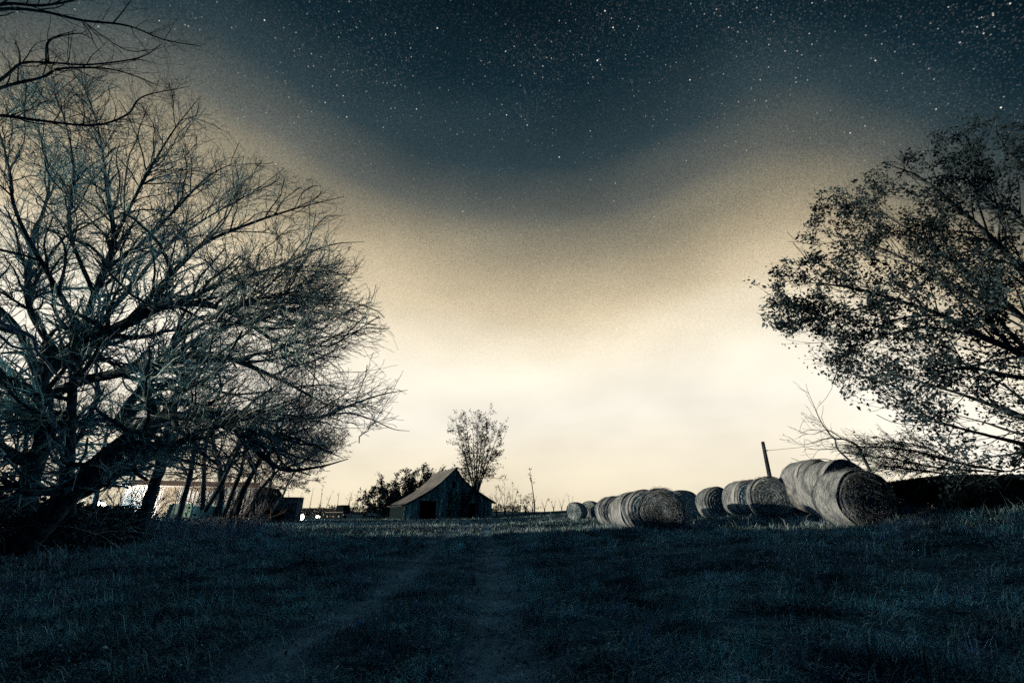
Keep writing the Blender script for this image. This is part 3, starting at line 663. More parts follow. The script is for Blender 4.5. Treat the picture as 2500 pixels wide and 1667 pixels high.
def big_tree():
    Y = 10.5
    J = [
        [(40, 1345, 10.6, .50), (110, 1270, 10.5, .44), (185, 1190, 10.4, .38), (250, 1122, 10.2, .34), (300, 1078, 10.1, .28)],
        [(50, 1345, 11.2, .42), (72, 1180, 11.2, .34), (112, 1040, 11.1, .30), (98, 935, 11.0, .28), (147, 880, 10.9, .27), (215, 835, 10.7, .24), (311, 788, 10.3, .20), (421, 743, 9.9, .16), (540, 753, 9.6, .12), (650, 820, 9.3, .07), (760, 900, 9.1, .035)],
        [(168, 1260, 10.7, .20), (170, 1120, 10.7, .18), (176, 980, 10.7, .16), (190, 860, 10.8, .15), (230, 720, 11.0, .13), (277, 590, 11.2, .115), (262, 470, 11.4, .09), (250, 370, 11.5, .06), (232, 285, 11.6, .04), (200, 205, 11.7, .015)],
        [(120, 965, 11.0, .22), (201, 930, 10.6, .20), (290, 911, 10.2, .19), (373, 887, 9.9, .17), (430, 872, 9.7, .16), (516, 866, 9.5, .13), (593, 887, 9.4, .10), (700, 935, 9.2, .06), (800, 990, 9.1, .025)],
        [(300, 1078, 10.1, .24), (373, 1021, 9.7, .19), (478, 1018, 9.3, .17), (545, 1035, 9.1, .15), (602, 1061, 8.9, .12), (638, 1108, 8.7, .09), (693, 1146, 8.6, .07), (775, 1140, 8.5, .04), (850, 1120, 8.5, .015)],
        [(300, 1050, 10.1, .2), (335, 997, 10.2, .17), (406, 977, 10.3, .15), (454, 982, 10.4, .14), (521, 1006, 10.5, .12), (598, 1022, 10.6, .10), (717, 1022, 10.6, .075), (789, 1016, 10.5, .06), (860, 987, 10.4, .045), (932, 963, 10.3, .03), (995, 952, 10.3, .01)],
        [(789, 1016, 10.5, .045), (850, 1008, 10.4, .035), (910, 1025, 10.3, .025), (960, 1047, 10.2, .017), (1000, 1052, 10.2, .008)],
        [(285, 1040, 10.1, .2), (325, 973, 10.4, .16), (392, 901, 10.9, .14), (450, 850, 11.3, .12), (540, 800, 11.7, .09), (660, 770, 12.1, .06), (800, 730, 12.4, .025)],
        [(300, 1095, 10.1, .22), (344, 1087, 9.7, .19), (411, 1092, 9.3, .17), (460, 1068, 9.1, .11), (507, 1044, 8.9, .08), (580, 1020, 8.7, .05), (660, 1010, 8.5, .02)],
        [(277, 590, 11.2, .09), (330, 480, 11.0, .07), (380, 390, 10.8, .05), (430, 310, 10.7, .035), (490, 235, 10.6, .012)],
        [(311, 788, 10.3, .15), (400, 690, 10.0, .11), (490, 600, 9.8, .085), (600, 550, 9.6, .06), (720, 510, 9.5, .035), (840, 480, 9.4, .01)],
        [(250, 660, 11.1, .1), (340, 600, 11.6, .085), (430, 510, 12.0, .065), (510, 430, 12.3, .04), (590, 390, 12.5, .012)],
        [(421, 743, 9.9, .11), (550, 690, 9.5, .08), (680, 650, 9.2, .05), (800, 600, 9.0, .03), (890, 590, 8.9, .009)],
        [(147, 880, 10.9, .17), (70, 740, 11.0, .12), (80, 600, 11.3, .09), (120, 450, 11.6, .06), (95, 320, 11.8, .035), (60, 200, 12.0, .01)],
        [(98, 935, 11.0, .17), (40, 800, 10.6, .13), (-60, 700, 10.2, .09), (-160, 560, 9.8, .05), (-230, 420, 9.5, .02)],
        [(215, 835, 10.7, .13), (130, 690, 10.2, .10), (40, 520, 9.8, .07), (20, 400, 9.5, .04), (-20, 260, 9.3, .015)],
        [(540, 753, 9.6, .08), (650, 740, 9.8, .055), (760, 740, 10.0, .035), (880, 745, 10.1, .01)],
        [(373, 887, 9.9, .10), (480, 800, 9.0, .075), (600, 740, 8.4, .05), (730, 710, 8.0, .02)],
        [(190, 860, 10.8, .13), (320, 700, 12.0, .1), (420, 590, 12.8, .07), (560, 500, 13.4, .04), (660, 450, 13.8, .012)],
        [(112, 1040, 11.1, .16), (30, 960, 11.6, .12), (-60, 880, 12, .08), (-150, 760, 12.2, .04)],
        [(602, 1061, 8.9, .07), (680, 1060, 8.8, .05), (760, 1085, 8.7, .03), (840, 1120, 8.6, .01)],
        [(230, 720, 11.0, .1), (170, 560, 11.0, .08), (180, 420, 11.0, .05), (160, 300, 11.0, .03), (120, 200, 11.0, .01)],
        [(593, 887, 9.4, .06), (700, 870, 9.3, .045), (800, 830, 9.2, .03), (900, 770, 9.1, .008)],
    ]
    g = np.random.default_rng(31); limbs = [px_limb(j, .58) for j in J]; c = at(190, 960, 10.8)
    lv = [dict(dens=3.5, L=1.95, ang=46, n=9, wig=.17, grav=.012, out=.42, rr=.68, tmin=.12, tip=.3, rmin=.011),
          dict(dens=6.0, L=.95, ang=44, n=6, wig=.21, grav=.015, out=.3, rr=.5, tmin=.06, tip=.4, rmin=.0058),
          dict(dens=5.0, L=.42, ang=44, n=4, wig=.22, grav=.03, out=.2, rr=.65, tmin=.06, tip=.6, rmin=.0042)]
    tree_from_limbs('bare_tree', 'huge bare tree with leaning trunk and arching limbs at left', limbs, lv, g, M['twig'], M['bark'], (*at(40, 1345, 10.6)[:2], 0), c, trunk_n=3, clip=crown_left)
big_tree()

def near_tree():
    g = np.random.default_rng(5); base = (-9.2, 3.2, 0)
    hub = np.array([-9.0, 4.0, 5.6])
    def L(j): return px_limb(j)
    T = (np.array([(-9.3, 3.0, -.2), (-9.25, 3.1, 2.0), (-9.1, 3.5, 4.2), hub, (-8.6, 4.6, 7.6)]), np.array([.42, .36, .31, .27, .16]))
    J = [[(-420, 150, 5.0, .10), (-160, 60, 5.4, .06), (0, 24, 5.8, .034), (100, 28, 6.0, .028), (200, 50, 6.2, .024), (310, 63, 6.3, .018), (400, 97, 6.4, .013), (492, 114, 6.5, .006)],
         [(-420, 150, 5.0, .09), (-150, 70, 5.2, .05), (0, 12, 5.5, .028), (100, 14, 5.6, .022), (190, -2, 5.7, .015), (300, -40, 5.8, .006)],
         [(-420, 200, 5.0, .09), (-150, 290, 5.3, .05), (0, 216, 5.6, .026), (100, 190, 5.8, .022), (150, 168, 5.9, .02), (260, 168, 6.0, .015), (330, 186, 6.1, .010), (388, 210, 6.2, .005)],
         [(-150, 290, 5.3, .045), (0, 196, 5.4, .024), (52, 156, 5.5, .02), (115, 153, 5.6, .018), (220, 158, 5.7, .015), (340, 141, 5.8, .011), (395, 108, 5.9, .005)],
         [(-420, 260, 5.2, .09), (-200, 270, 5.8, .05), (0, 282, 6.4, .030), (100, 295, 6.6, .025), (230, 306, 6.8, .022), (310, 280, 7.0, .018), (350, 236, 7.1, .014), (465, 211, 7.2, .005)],
         [(112, 154, 5.6, .015), (115, 105, 5.6, .012), (140, 88, 5.7, .009), (185, 75, 5.7, .005)],
         [(275, 58, 6.25, .014), (300, 28, 6.3, .010), (325, -8, 6.3, .006)],
         [(118, 150, 5.6, .014), (122, 100, 5.8, .012), (190, 82, 5.9, .010), (225, 95, 6.0, .006)],
         [(200, 50, 6.2, .016), (260, 95, 6.2, .012), (320, 125, 6.3, .009), (392, 118, 6.3, .005)]]
    limbs = [T] + [L(j) for j in J]
    for i in (1, 2, 3, 5): limbs[i][0][0] = hub + np.array([.1, .05, .1 * i]) ; limbs[i][1][0] = .12
    lv = [dict(dens=3.2, L=.8, ang=48, n=7, wig=.17, grav=.02, out=.25, rr=.5, tmin=.3, tip=.3, rmin=.0022),
          dict(dens=3.2, L=.36, ang=45, n=5, wig=.18, grav=.02, out=.2, rr=.6, tmin=.2, tip=.4, rmin=.0018),
          dict(dens=1.6, L=.16, ang=45, n=4, wig=.18, rr=.7, rmin=.0016)]
    tree_from_limbs('overhanging_tree', 'tree beyond the left edge whose thin bare limbs cross the top corner', limbs, lv, g, M['bark'], M['bark'], base, np.array([-9, 3.5, 5]))
    # the pale drooping limb
    J2 = [[(-330, 560, 4.6, .07), (-120, 700, 4.9, .042), (0, 786, 5.2, .030), (40, 805, 5.3, .026), (78, 824, 5.4, .022), (90, 858, 5.4, .019), (115, 885, 5.45, .017), (145, 918, 5.5, .015), (205, 926, 5.55, .012), (240, 955, 5.6, .009), (258, 968, 5.6, .006), (280, 988, 5.6, .003)],
          [(-120, 720, 4.9, .03), (0, 820, 5.1, .018), (30, 845, 5.2, .016), (72, 852, 5.35, .015), (88, 850, 5.4, .014), (125, 845, 5.4, .006)],
          [(205, 926, 5.55, .010), (232, 880, 5.5, .008), (250, 840, 5.5, .006), (265, 820, 5.5, .004)],
          [(155, 922, 5.5, .006), (190, 940, 5.5, .0055), (232, 978, 5.4, .005), (245, 1040, 5.4, .004), (290, 1082, 5.4, .002)],
          [(150, 920, 5.5, .006), (125, 960, 5.5, .005), (100, 995, 5.5, .003)], [(130, 965, 5.3, .005), (128, 1030, 5.3, .005), (142, 1055, 5.3, .004), (150, 1085, 5.3, .002)],
          [(85, 836, 5.4, .008), (90, 800, 5.4, .006), (105, 765, 5.4, .003)]]
    limbs = [L(j) for j in J2]
    limbs[0][0][0] = np.array([-9.05, 3.7, 4.6])
    lv = [dict(dens=1.6, L=.34, ang=45, n=6, wig=.16, rr=.5, tmin=.3, rmin=.0018), dict(dens=2, L=.14, ang=40, n=4, wig=.16, rr=.6, rmin=.0015)]
    tree_from_limbs('drooping_branch', 'pale lit branch drooping in from the left edge before the dark trunk', limbs, lv, g, M['litbark'], M['litbark'], (-9.05, 3.7, 4.6), np.array([-9, 3.5, 5]), cat='branch')
near_tree()

def leafy_tree():
    g = np.random.default_rng(12)
    T = [(2790, 1330, 6.9, .34), (2760, 1180, 6.9, .29), (2730, 1050, 6.9, .26), (2700, 900, 6.9, .24), (2660, 700, 6.9, .19), (2600, 480, 6.9, .13), (2540, 300, 6.9, .06)]
    J = [T,
         [(2730, 1050, 6.9, .17), (2600, 930, 6.9, .14), (2490, 862, 6.9, .115), (2400, 822, 6.8, .095), (2300, 770, 6.7, .075), (2180, 730, 6.6, .05), (2060, 700, 6.4, .03), (1920, 685, 6.3, .008)],
         [(2720, 1000, 6.9, .15), (2600, 880, 7.3, .12), (2480, 760, 7.6, .095), (2390, 690, 7.9, .08), (2290, 610, 8.1, .055), (2170, 530, 8.3, .03), (2040, 460, 8.5, .009)],
         [(2700, 900, 6.9, .14), (2560, 740, 6.5, .11), (2440, 600, 6.2, .08), (2330, 500, 6.0, .05), (2240, 430, 5.9, .03), (2160, 400, 5.8, .008)],
         [(2660, 700, 6.9, .13), (2520, 560, 7.1, .10), (2420, 450, 7.2, .07), (2370, 360, 7.3, .04), (2350, 310, 7.3, .01)],
         [(2600, 480, 6.9, .09), (2490, 400, 6.8, .06), (2440, 340, 6.8, .03), (2430, 290, 6.8, .01)],
         [(2745, 1110, 6.9, .14), (2620, 1060, 7.2, .11), (2480, 1010, 7.4, .08), (2340, 960, 7.6, .05), (2240, 930, 7.7, .03), (2150, 900, 7.8, .008)],
         [(2300, 770, 6.7, .045), (2210, 775, 6.6, .035), (2120, 810, 6.5, .026), (2060, 880, 6.45, .017), (2030, 940, 6.4, .006)],
         [(2400, 822, 6.8, .05), (2280, 800, 7.0, .04), (2180, 812, 7.1, .028), (2100, 850, 7.2, .018), (2090, 910, 7.2, .006)],
         [(2755, 1160, 6.9, .13), (2640, 1130, 6.6, .1), (2520, 1090, 6.4, .07), (2400, 1060, 6.2, .04), (2280, 1030, 6.1, .02), (2220, 1030, 6.0, .006)],
         [(2480, 760, 7.6, .06), (2360, 720, 7.7, .05), (2220, 640, 7.7, .035), (2100, 590, 7.7, .022), (1980, 600, 7.7, .006)],
         [(2180, 725, 6.6, .03), (2090, 755, 6.6, .022), (2010, 775, 6.6, .014), (1960, 790, 6.6, .005)],
         [(2600, 930, 6.9, .09), (2480, 920, 6.4, .07), (2380, 900, 6.1, .05), (2300, 910, 5.9, .03), (2230, 960, 5.8, .01)],
         [(2620, 1060, 7.2, .07), (2500, 1060, 7.8, .05), (2400, 1030, 8.2, .03), (2320, 1010, 8.4, .01)]]
    limbs = [px_limb(j, .5) for j in J]; c = at(2720, 960, 6.9)
    lv = [dict(dens=6.0, L=1.15, ang=42, n=8, wig=.12, grav=.065, out=.35, rr=.45, tmin=.22, tip=.22, rmin=.005),
          dict(dens=5.0, L=.58, ang=44, n=6, wig=.13, grav=.02, out=.35, rr=.5, tmin=.12, tip=.3, rmin=.0032),
          dict(dens=3.2, L=.31, ang=38, n=4, wig=.12, grav=.0, out=.25, rr=.6, tmin=.1, tip=.4, rmin=.0022)]
    b = at(2790, 1330, 6.9)
    tree_from_limbs('leafy_tree', 'broad tree still in leaf reaching in from the right edge', limbs, lv, g, M['bark'], M['bark'], (b[0], b[1], 0), c,
                    leaf=(M['leaf'], 23, .052, .045, lambda p: g.random(len(p)) < np.where(project(p)[1] > 830, np.where(project(p)[0] < 2260, .42, .75), 1.0)), clip=crown_right)
leafy_tree()

def slender_tree(joints, label, seed, L=1.6, leaf_per=3, forks=(), Y=None, group='slender trees behind the weeds', leafm='greyleaf', size=.05, name='slender_tree', dens=1.0, grav=-.0, tmin=.34, tw='greytwig'):
    g = np.random.default_rng(seed); limbs = [px_limb(joints, .8)] + [px_limb(f, .8) for f in forks]; base = limbs[0][0][0]
    c = limbs[0][0][len(joints) // 2]
    lv = [dict(dens=3.4 * dens, L=L * 1.15, ang=50, n=7, wig=.13, grav=grav + .02, out=.4, rr=.5, tmin=tmin, tip=.25, rmin=.006),
          dict(dens=3.6, L=L * .5, ang=42, n=5, wig=.15, grav=grav, out=.3, rr=.55, tmin=.15, tip=.3, rmin=.004),
          dict(dens=3.4, L=L * .22, ang=40, n=4, wig=.15, grav=grav, out=.2, rr=.6, tmin=.1, tip=.4, rmin=.0035)]
    tree_from_limbs(name, label, limbs, lv, g, M[tw], M['bark'], base, c, leaf=(M[leafm], leaf_per, size, .05) if leaf_per else None, group=group, trunk_n=1, k_limb=8, clip=lambda P: (project(P)[0] < np.interp(project(P)[1], [800, 1000, 1100, 1150, 1200, 1260], [700, 850, 865, 845, 770, 700])).all(1))
slender_tree([(330, 1335, 14.0, .24), (352, 1262, 14.0, .21), (378, 1180, 14.0, .19), (398, 1112, 14.0, .18), (415, 1030, 14.0, .14), (450, 930, 14.1, .09), (500, 850, 14.3, .04), (560, 790, 14.5, .01)], 'thick straight trunk standing left of the farm cart', 41, 1.5, 1,
             forks=[[(398, 1112, 14.0, .10), (440, 1050, 14.6, .08), (520, 960, 15.4, .05), (600, 900, 16, .015)], [(415, 1030, 14.0, .08), (380, 930, 14.6, .06), (340, 850, 15, .02)]], group=None, dens=.8, tmin=.62)
slender_tree([(425, 1305, 17.0, .13), (448, 1220, 17.0, .11), (468, 1140, 17.0, .10), (478, 1060, 17.1, .08), (505, 970, 17.3, .05), (560, 900, 17.5, .02)], 'slim trunk rising at the right side of the farm cart', 42, 1.6, 2,
             forks=[[(461, 1165, 17.0, .06), (430, 1110, 17.3, .04), (400, 1070, 17.6, .02)]])
slender_tree([(494, 1245, 21.0, .13), (497, 1190, 21.0, .12), (500, 1110, 21.0, .10), (520, 1020, 21.2, .07), (580, 930, 21.5, .02)], 'upright slim trunk second from the farm cart', 43, 1.9, 3)
slender_tree([(500, 1248, 20.5, .12), (535, 1190, 20.4, .11), (560, 1140, 20.3, .10), (600, 1060, 20.2, .07), (640, 990, 20, .03), (680, 940, 19.9, .01)], 'slim trunk slanting sharply right from the same root', 44, 1.6, 3,
             forks=[[(560, 1140, 20.3, .06), (630, 1080, 20.0, .045), (720, 1050, 19.6, .02)]])
slender_tree([(532, 1262, 22.0, .2), (540, 1200, 22.0, .17), (535, 1130, 22.0, .14), (520, 1060, 22.2, .10), (560, 980, 22.4, .05), (620, 900, 22.6, .015)], 'thickest of the clustered trunks above the dry weeds', 45, 1.6, 3,
             forks=[[(540, 1190, 22, .1), (560, 1120, 22.4, .08), (640, 1000, 22.8, .05), (720, 900, 23, .015)]])
slender_tree([(548, 1258, 21.5, .12), (566, 1205, 21.4, .11), (588, 1150, 21.3, .10), (610, 1060, 21.2, .08), (650, 970, 21.0, .04), (700, 910, 20.8, .012)], 'pale slim trunk in the middle of the cluster', 46, 1.6, 3)
slender_tree([(575, 1258, 20.5, .14), (595, 1200, 20.5, .13), (625, 1140, 20.4, .11), (660, 1080, 20.3, .08), (700, 1020, 20.1, .05), (740, 980, 20, .015)], 'rightmost slanting trunk of the cluster above the weeds', 47, 1.6, 3,
             forks=[[(640, 1115, 20.3, .06), (700, 1090, 20.0, .045), (750, 1080, 19.8, .015)]])
slender_tree([(640, 1262, 31, .14), (655, 1200, 31, .12), (672, 1140, 31, .09), (700, 1070, 31, .05), (740, 1000, 31, .02)], 'slim tree growing behind the dark shed roof', 48, 2.4, 8, group='trees behind the shed', size=.09)
slender_tree([(655, 1262, 38, .13), (690, 1210, 38, .11), (705, 1175, 38, .08), (735, 1135, 38, .05), (775, 1090, 38, .015)], 'slim tree slanting right above the rusty steel box', 49, 2.4, 8, group='trees behind the shed', size=.1)
slender_tree([(612, 1262, 40, .15), (622, 1180, 40, .12), (630, 1110, 40, .09), (640, 1020, 40, .03)], 'slim tree half hidden left of the dark shed roof', 50, 2.4, 8, group='trees behind the shed', size=.1)
slender_tree([(600, 1262, 26, .13), (640, 1190, 26, .11), (690, 1140, 26, .08), (750, 1110, 26, .05), (800, 1095, 26, .015)], 'slim tree whose leafy twigs hang over the dark shed', 51, 1.9, 8, group='trees behind the shed', size=.07)
slender_tree([(560, 1265, 25, .13), (600, 1180, 25, .11), (650, 1110, 25, .08), (720, 1050, 25, .05), (790, 1020, 25, .015)], 'slim tree arching right behind the cluster of trunks', 52, 1.9, 8, group='trees behind the shed', size=.07)
for k, (px, Y, top, lb) in enumerate([(60, 24, 900, 'bare tree behind the hedge at the left edge'), (150, 27, 980, 'bare tree glimpsed behind the huge leaning trunk'), (245, 30, 1000, 'bare tree over the glaring lamp at left'), (330, 44, 1020, 'bare tree rising behind the white building at its left end'), (470, 46, 1000, 'bare tree rising behind the middle of the white building')]):
    slender_tree([(px - 20, 1275, Y, .22), (px - 5, 1180, Y, .17), (px + 8, (1180 + top) / 2, Y, .11), (px + 30, top, Y, .02)], lb, 60 + k, 2.6, 3, group='bare trees behind the white building', size=.09, dens=1.2)

# -------- distant trees
def far_tree(name, label, px, base_py, Y, h, spread, seed, trunk_r=.16, stems=1, leaf_n=3, size=.22, lean=0.0, group=None, fan=.5, dens=1.0, tstart=.3, leafm='leaf_far', tw='bark'):
    g = np.random.default_rng(seed); p = at(px, base_py, Y); z = gz1(p[0], Y) - .1; b = np.array([p[0], Y, z]); limbs = []
    for s in range(stems):
        a = g.uniform(0, 2 * np.pi); ex = (s / max(stems - 1, 1) - .5) * 2 * spread * fan if stems > 1 else lean; ey = g.uniform(-.5, .5) * spread * fan
        tip = b + np.array([ex + (lean if stems > 1 else 0), ey, h * g.uniform(.85, 1.0)]); pts = [b + np.array([ex * .04, ey * .04, 0]), b * .72 + tip * .28 - np.array([ex * .16, ey * .16, 0]), b * .4 + tip * .6 - np.array([ex * .08, 0, 0]), tip]
        r = trunk_r / (stems ** .4); limbs.append((np.array(pts), np.array([r, r * .75, r * .5, r * .12])))
    lv = [dict(dens=1.1 * dens, L=spread * .75, ang=45, n=6, wig=.13, grav=.03, out=.4, rr=.5, tmin=tstart, tip=.3, rmin=.014),
          dict(dens=2.0, L=spread * .36, ang=45, n=5, wig=.16, grav=.0, out=.25, rr=.6, tmin=.15, tip=.35, rmin=.011)]
    tree_from_limbs(name, label, limbs, lv, g, M[tw], M[tw], b, b + np.array([0, 0, h * .45]), leaf=(M[leafm], leaf_n, size, .12) if leaf_n else None, group=group, k_limb=7)
far_tree('vase_shaped_tree', 'vase-shaped tree with thin leaves rising behind the right side of the barn', 1160, 1262, 66, 13.6, 3.6, 71, .34, 9, 9, .2, fan=.9, dens=1.0, tstart=.42)
far_tree('thin_tree', 'lone tall thin tree right of the barn', 1306, 1258, 62, 6.6, .55, 72, .10, 1, 9, .2, lean=-.6, dens=2.6, tstart=.5)
for k, (px, Y, h, s, lb) in enumerate([(920, 66, 4.6, 2.2, 'leftmost dense tree of the thicket left of the barn'), (950, 68, 5.8, 2.4, 'dense tree at the middle of the thicket left of the barn'), (985, 70, 6.6, 2.6, 'dense tree nearest the barn roof edge in the thicket'),
                                       (1028, 72, 8.6, 2.6, 'tallest dense tree peeping over the barn roof'), (1060, 74, 8.4, 2.2, 'dense tree top showing left of the barn ridge')]):
    far_tree('thicket_tree', lb, px, 1262, Y, h * .76, s * .9, 80 + k, .2, 6, 14, .24, group='thicket behind the barn', dens=3.4, tstart=.04, fan=.9)
for k, (px, Y, h, s, st, ln, lb) in enumerate([(1212, 60, 3.4, 1.0, 3, 3, 'small bare tree touching the right corner of the barn'), (1232, 62, 4.0, 1.2, 3, 3, 'bare shrubby tree just right of the barn'), (1252, 64, 3.9, 1.1, 3, 3, 'bare shrubby tree second right of the barn'),
                                               (1283, 60, 2.6, 1.3, 4, 11, 'dark round bush right of the barn'), (1300, 66, 2.6, 1.0, 3, 6, 'dark bush under the lone thin tree'), (1330, 70, 2.3, .7, 2, 3, 'low sapling on the rise right of the thin tree'), (1352, 72, 2.1, .6, 2, 3, 'low sapling midway along the rise'), (1372, 74, 2.2, .6, 2, 3, 'low sapling just left of the far bales'), (1395, 76, 2.6, .6, 2, 3, 'sapling peeping over the far bales')]):
    far_tree('sapling', lb, px, 1258, Y, h, s, 100 + k, .07, st, ln, .15, group='saplings right of the barn', dens=1.7 if ln > 5 else 1.1, tstart=.1 if ln > 5 else .25, fan=.7)
far_px = [(700, 75, 5.2, 'bare tree between the steel box and the brightest light'), (722, 88, 4.8, 'bare sapling just above the brightest light'), (752, 84, 6.0, 'bare sapling right of the brightest light'), (778, 86, 6.4, 'thin straight sapling above the small far light'), (790, 92, 5.0, 'thin leaning sapling left of the pickup'),
          (820, 92, 5.6, 'thin sapling behind the pickup cab'), (843, 90, 6.2, 'forked sapling behind the camper shell'), (856, 88, 3.8, 'scrubby tree right of the pickup'), (872, 90, 4.4, 'scrubby tree midway between pickup and trailer'), (888, 88, 4.6, 'scrubby tree above the flat trailer, left one'), (902, 86, 5.4, 'scrubby tree above the flat trailer, right one')]
for k, (px, Y, h, lb) in enumerate(far_px):
    far_tree('far_sapling', lb, px, 1263, Y, h * .95, .9 if px < 850 else 1.3, 120 + k, .09, 1 if px < 850 else 2, 2 if px < 850 else 4, .17, lean=[-.3, .5, .2, 0, .9, 0, .7, 0, .2, -.3, .2][k], group='saplings along the far fence line', dens=.9 if px < 850 else 1.5, tstart=.3)

# distant wood that closes the horizon
def far_wood():
    g = np.random.default_rng(77); n = 60000; az = R(-75) + R(150) * g.random(n); d = 170 + 60 * g.random(n); k_ = (az < R(1)) | (az > R(30)); az, d = az[k_], d[k_]; n = len(az); x = np.sin(az) * d; y = np.cos(az) * d
    h = .9 + 2.0 * fbm(az * 40, d * .02, 4) + 1.2 * vnoise(az * 150, d * .01, 8); z = gz(x, y) + h * g.random(n) ** 1.2
    V, Ft = leaves(g, np.c_[x, y, z], .42, aspect=.8); o = np_mesh('far_woods', V, [Ft], M['leaf_far']); tag(o, 'low dark line of far woods along the horizon', 'woods', kind='stuff')
far_wood()

# fallen tree and brush on the bank
def brush():
    g = np.random.default_rng(91); Y = 17.5
    J = [[(2125, 1150, 17.0, .10), (2110, 1120, 17.0, .085), (2092, 1087, 17.0, .07), (2060, 1072, 17.0, .055), (2035, 1068, 17.0, .045), (2005, 1030, 17.0, .03), (1985, 985, 17, .018), (1972, 955, 17, .008)],
         [(2075, 1125, 17.2, .06), (2045, 1095, 17.2, .05), (2036, 1070, 17.2, .04), (2010, 1072, 17.2, .03), (1960, 1085, 17.2, .015), (1925, 1065, 17.2, .005)],
         [(2060, 1073, 17.0, .035), (2020, 1050, 16.8, .025), (1985, 1060, 16.7, .015), (1945, 1055, 16.6, .005)],
         [(2045, 1095, 17.2, .03), (2000, 1097, 17.3, .022), (1965, 1095, 17.4, .01)],
         [(2040, 1125, 17.5, .03), (2000, 1120, 17.5, .02), (1965, 1135, 17.5, .006)]]
    limbs = [px_limb(j, .6) for j in J]; b = limbs[0][0][0]
    lv = [dict(dens=2.4, L=.8, ang=45, n=6, wig=.16, rr=.45, tmin=.25, rmin=.006, bias=(-.3, 0, .05)), dict(dens=2.6, L=.32, ang=42, n=4, wig=.16, rr=.6, rmin=.005, bias=(-.15, 0, .05))]
    tree_from_limbs('fallen_tree', 'bare fallen tree top sprawling behind the tallest hay bale', limbs, lv, g, M['twig'], M['bark'], b, b, leaf=(M['leaf'], 1, .07, .03, lambda p: g.random(len(p)) < .25))
    J = [[(2450, 1150, 17.8, .08), (2330, 1128, 17.6, .07), (2230, 1100, 17.4, .05), (2150, 1092, 17.2, .03), (2080, 1090, 17, .01)],
         [(2400, 1150, 17.4, .07), (2280, 1140, 17.3, .055), (2180, 1120, 17.2, .04), (2090, 1110, 17.1, .015)],
         [(2300, 1155, 17.5, .05), (2220, 1145, 17.4, .04), (2140, 1135, 17.3, .02)], [(2330, 1130, 17.6, .05), (2270, 1095, 17.5, .04), (2200, 1080, 17.4, .02), (2120, 1085, 17.3, .008)]]
    limbs = [px_limb(j, .6) for j in J]; b = limbs[0][0][0]
    lv = [dict(dens=17, L=1.1, ang=30, n=6, wig=.16, rr=.45, tmin=.0, rmin=.007, bias=(-.5, 0, .0)), dict(dens=4, L=.45, ang=40, n=4, wig=.2, rr=.6, rmin=.006, bias=(-.3, 0, .0))]
    tree_from_limbs('brush_heap', 'tangled heap of cut brush along the top of the bank', limbs, lv, g, M['twig'], M['bark'], b, b, leaf=(M['leaf'], 2, .08, .05, lambda p: (g.random(len(p)) < np.clip((p[:, 0] - 12.2) / 3, .05, 1))), cat='brush', group=None, trunk_n=0)
brush()

# ------------------------------------------------------------------ bramble hedge, weeds, grass
def bramble(path, name, label, n, seed, size=.085, lm=None):
    g = np.random.default_rng(seed); path = np.array(path, float)  # x, y, height, half width
    t = g.random(n) * (len(path) - 1) * .9999; i = t.astype(int); u = (t - i)[:, None]; q = path[i] * (1 - u) + path[i + 1] * u
    a = g.random(n) * np.pi; rr = np.sqrt(g.uniform(.35, 1.0, n)); bump = .65 + .7 * fbm(q[:, 0] * .9 + q[:, 1] * .9, np.cos(a) * 1.5 + 3, seed)
    x = q[:, 0] + np.cos(a) * rr * q[:, 3] * bump + g.normal(0, .12, n); y = q[:, 1] + g.normal(0, .35, n); z = gz(x, y) + np.sin(a) * rr * q[:, 2] * bump
    root = empty(name, (0, 0, 0), label=label, cat='bush')
    V, Ft = leaves(g, np.c_[x, y, z], size, flat=.25, aspect=.75); np_mesh('leaf', V, [Ft], lm or M['bramble'], root)['kind'] = 'stuff'
    m = n // 60; k = g.integers(0, n, m); p0 = np.c_[q[k, 0] + g.normal(0, .5, m), q[k, 1] + g.normal(0, .3, m), gz(q[k, 0], q[k, 1])]
    P = np.zeros((m, 8, 3)); d = unit(np.c_[g.normal(.25, .6, m), g.normal(0, .5, m), np.full(m, 1.3)]); P[:, 0] = p0; st = (q[k, 2] * g.uniform(.18, .32, m))[:, None]
    for s in range(1, 8): d = unit(d + np.array([0, 0, -.17]) + g.normal(0, .07, (m, 3))); P[:, s] = P[:, s - 1] + d * st
    V, Fq = tubes([(P, np.linspace(.008, .003, 8)[None].repeat(m, 0))], 3); np_mesh('cane', V, [Fq], lm or M['twig'], root)['kind'] = 'stuff'
    settle(root, (path[0, 0], path[0, 1], 0))
bramble([(-14.5, -8, 2.4, 1.6), (-14, -2, 2.4, 1.7), (-14, 3, 2.3, 1.7), (-13.6, 7, 2.2, 1.6)], 'hedge', 'tall overgrown hedge running on beyond the left edge', 15000, 201, .16)
bramble([(-13.2, 8.2, 1.9, 1.6), (-12.6, 10.2, 1.75, 1.5), (-11.9, 11.8, 1.35, 1.3), (-11.6, 13.2, 1.1, 1.1), (-12.2, 15.0, .9, 1.0)], 'bramble_thicket', 'dark bramble thicket under the huge bare tree', 24000, 202, .085)

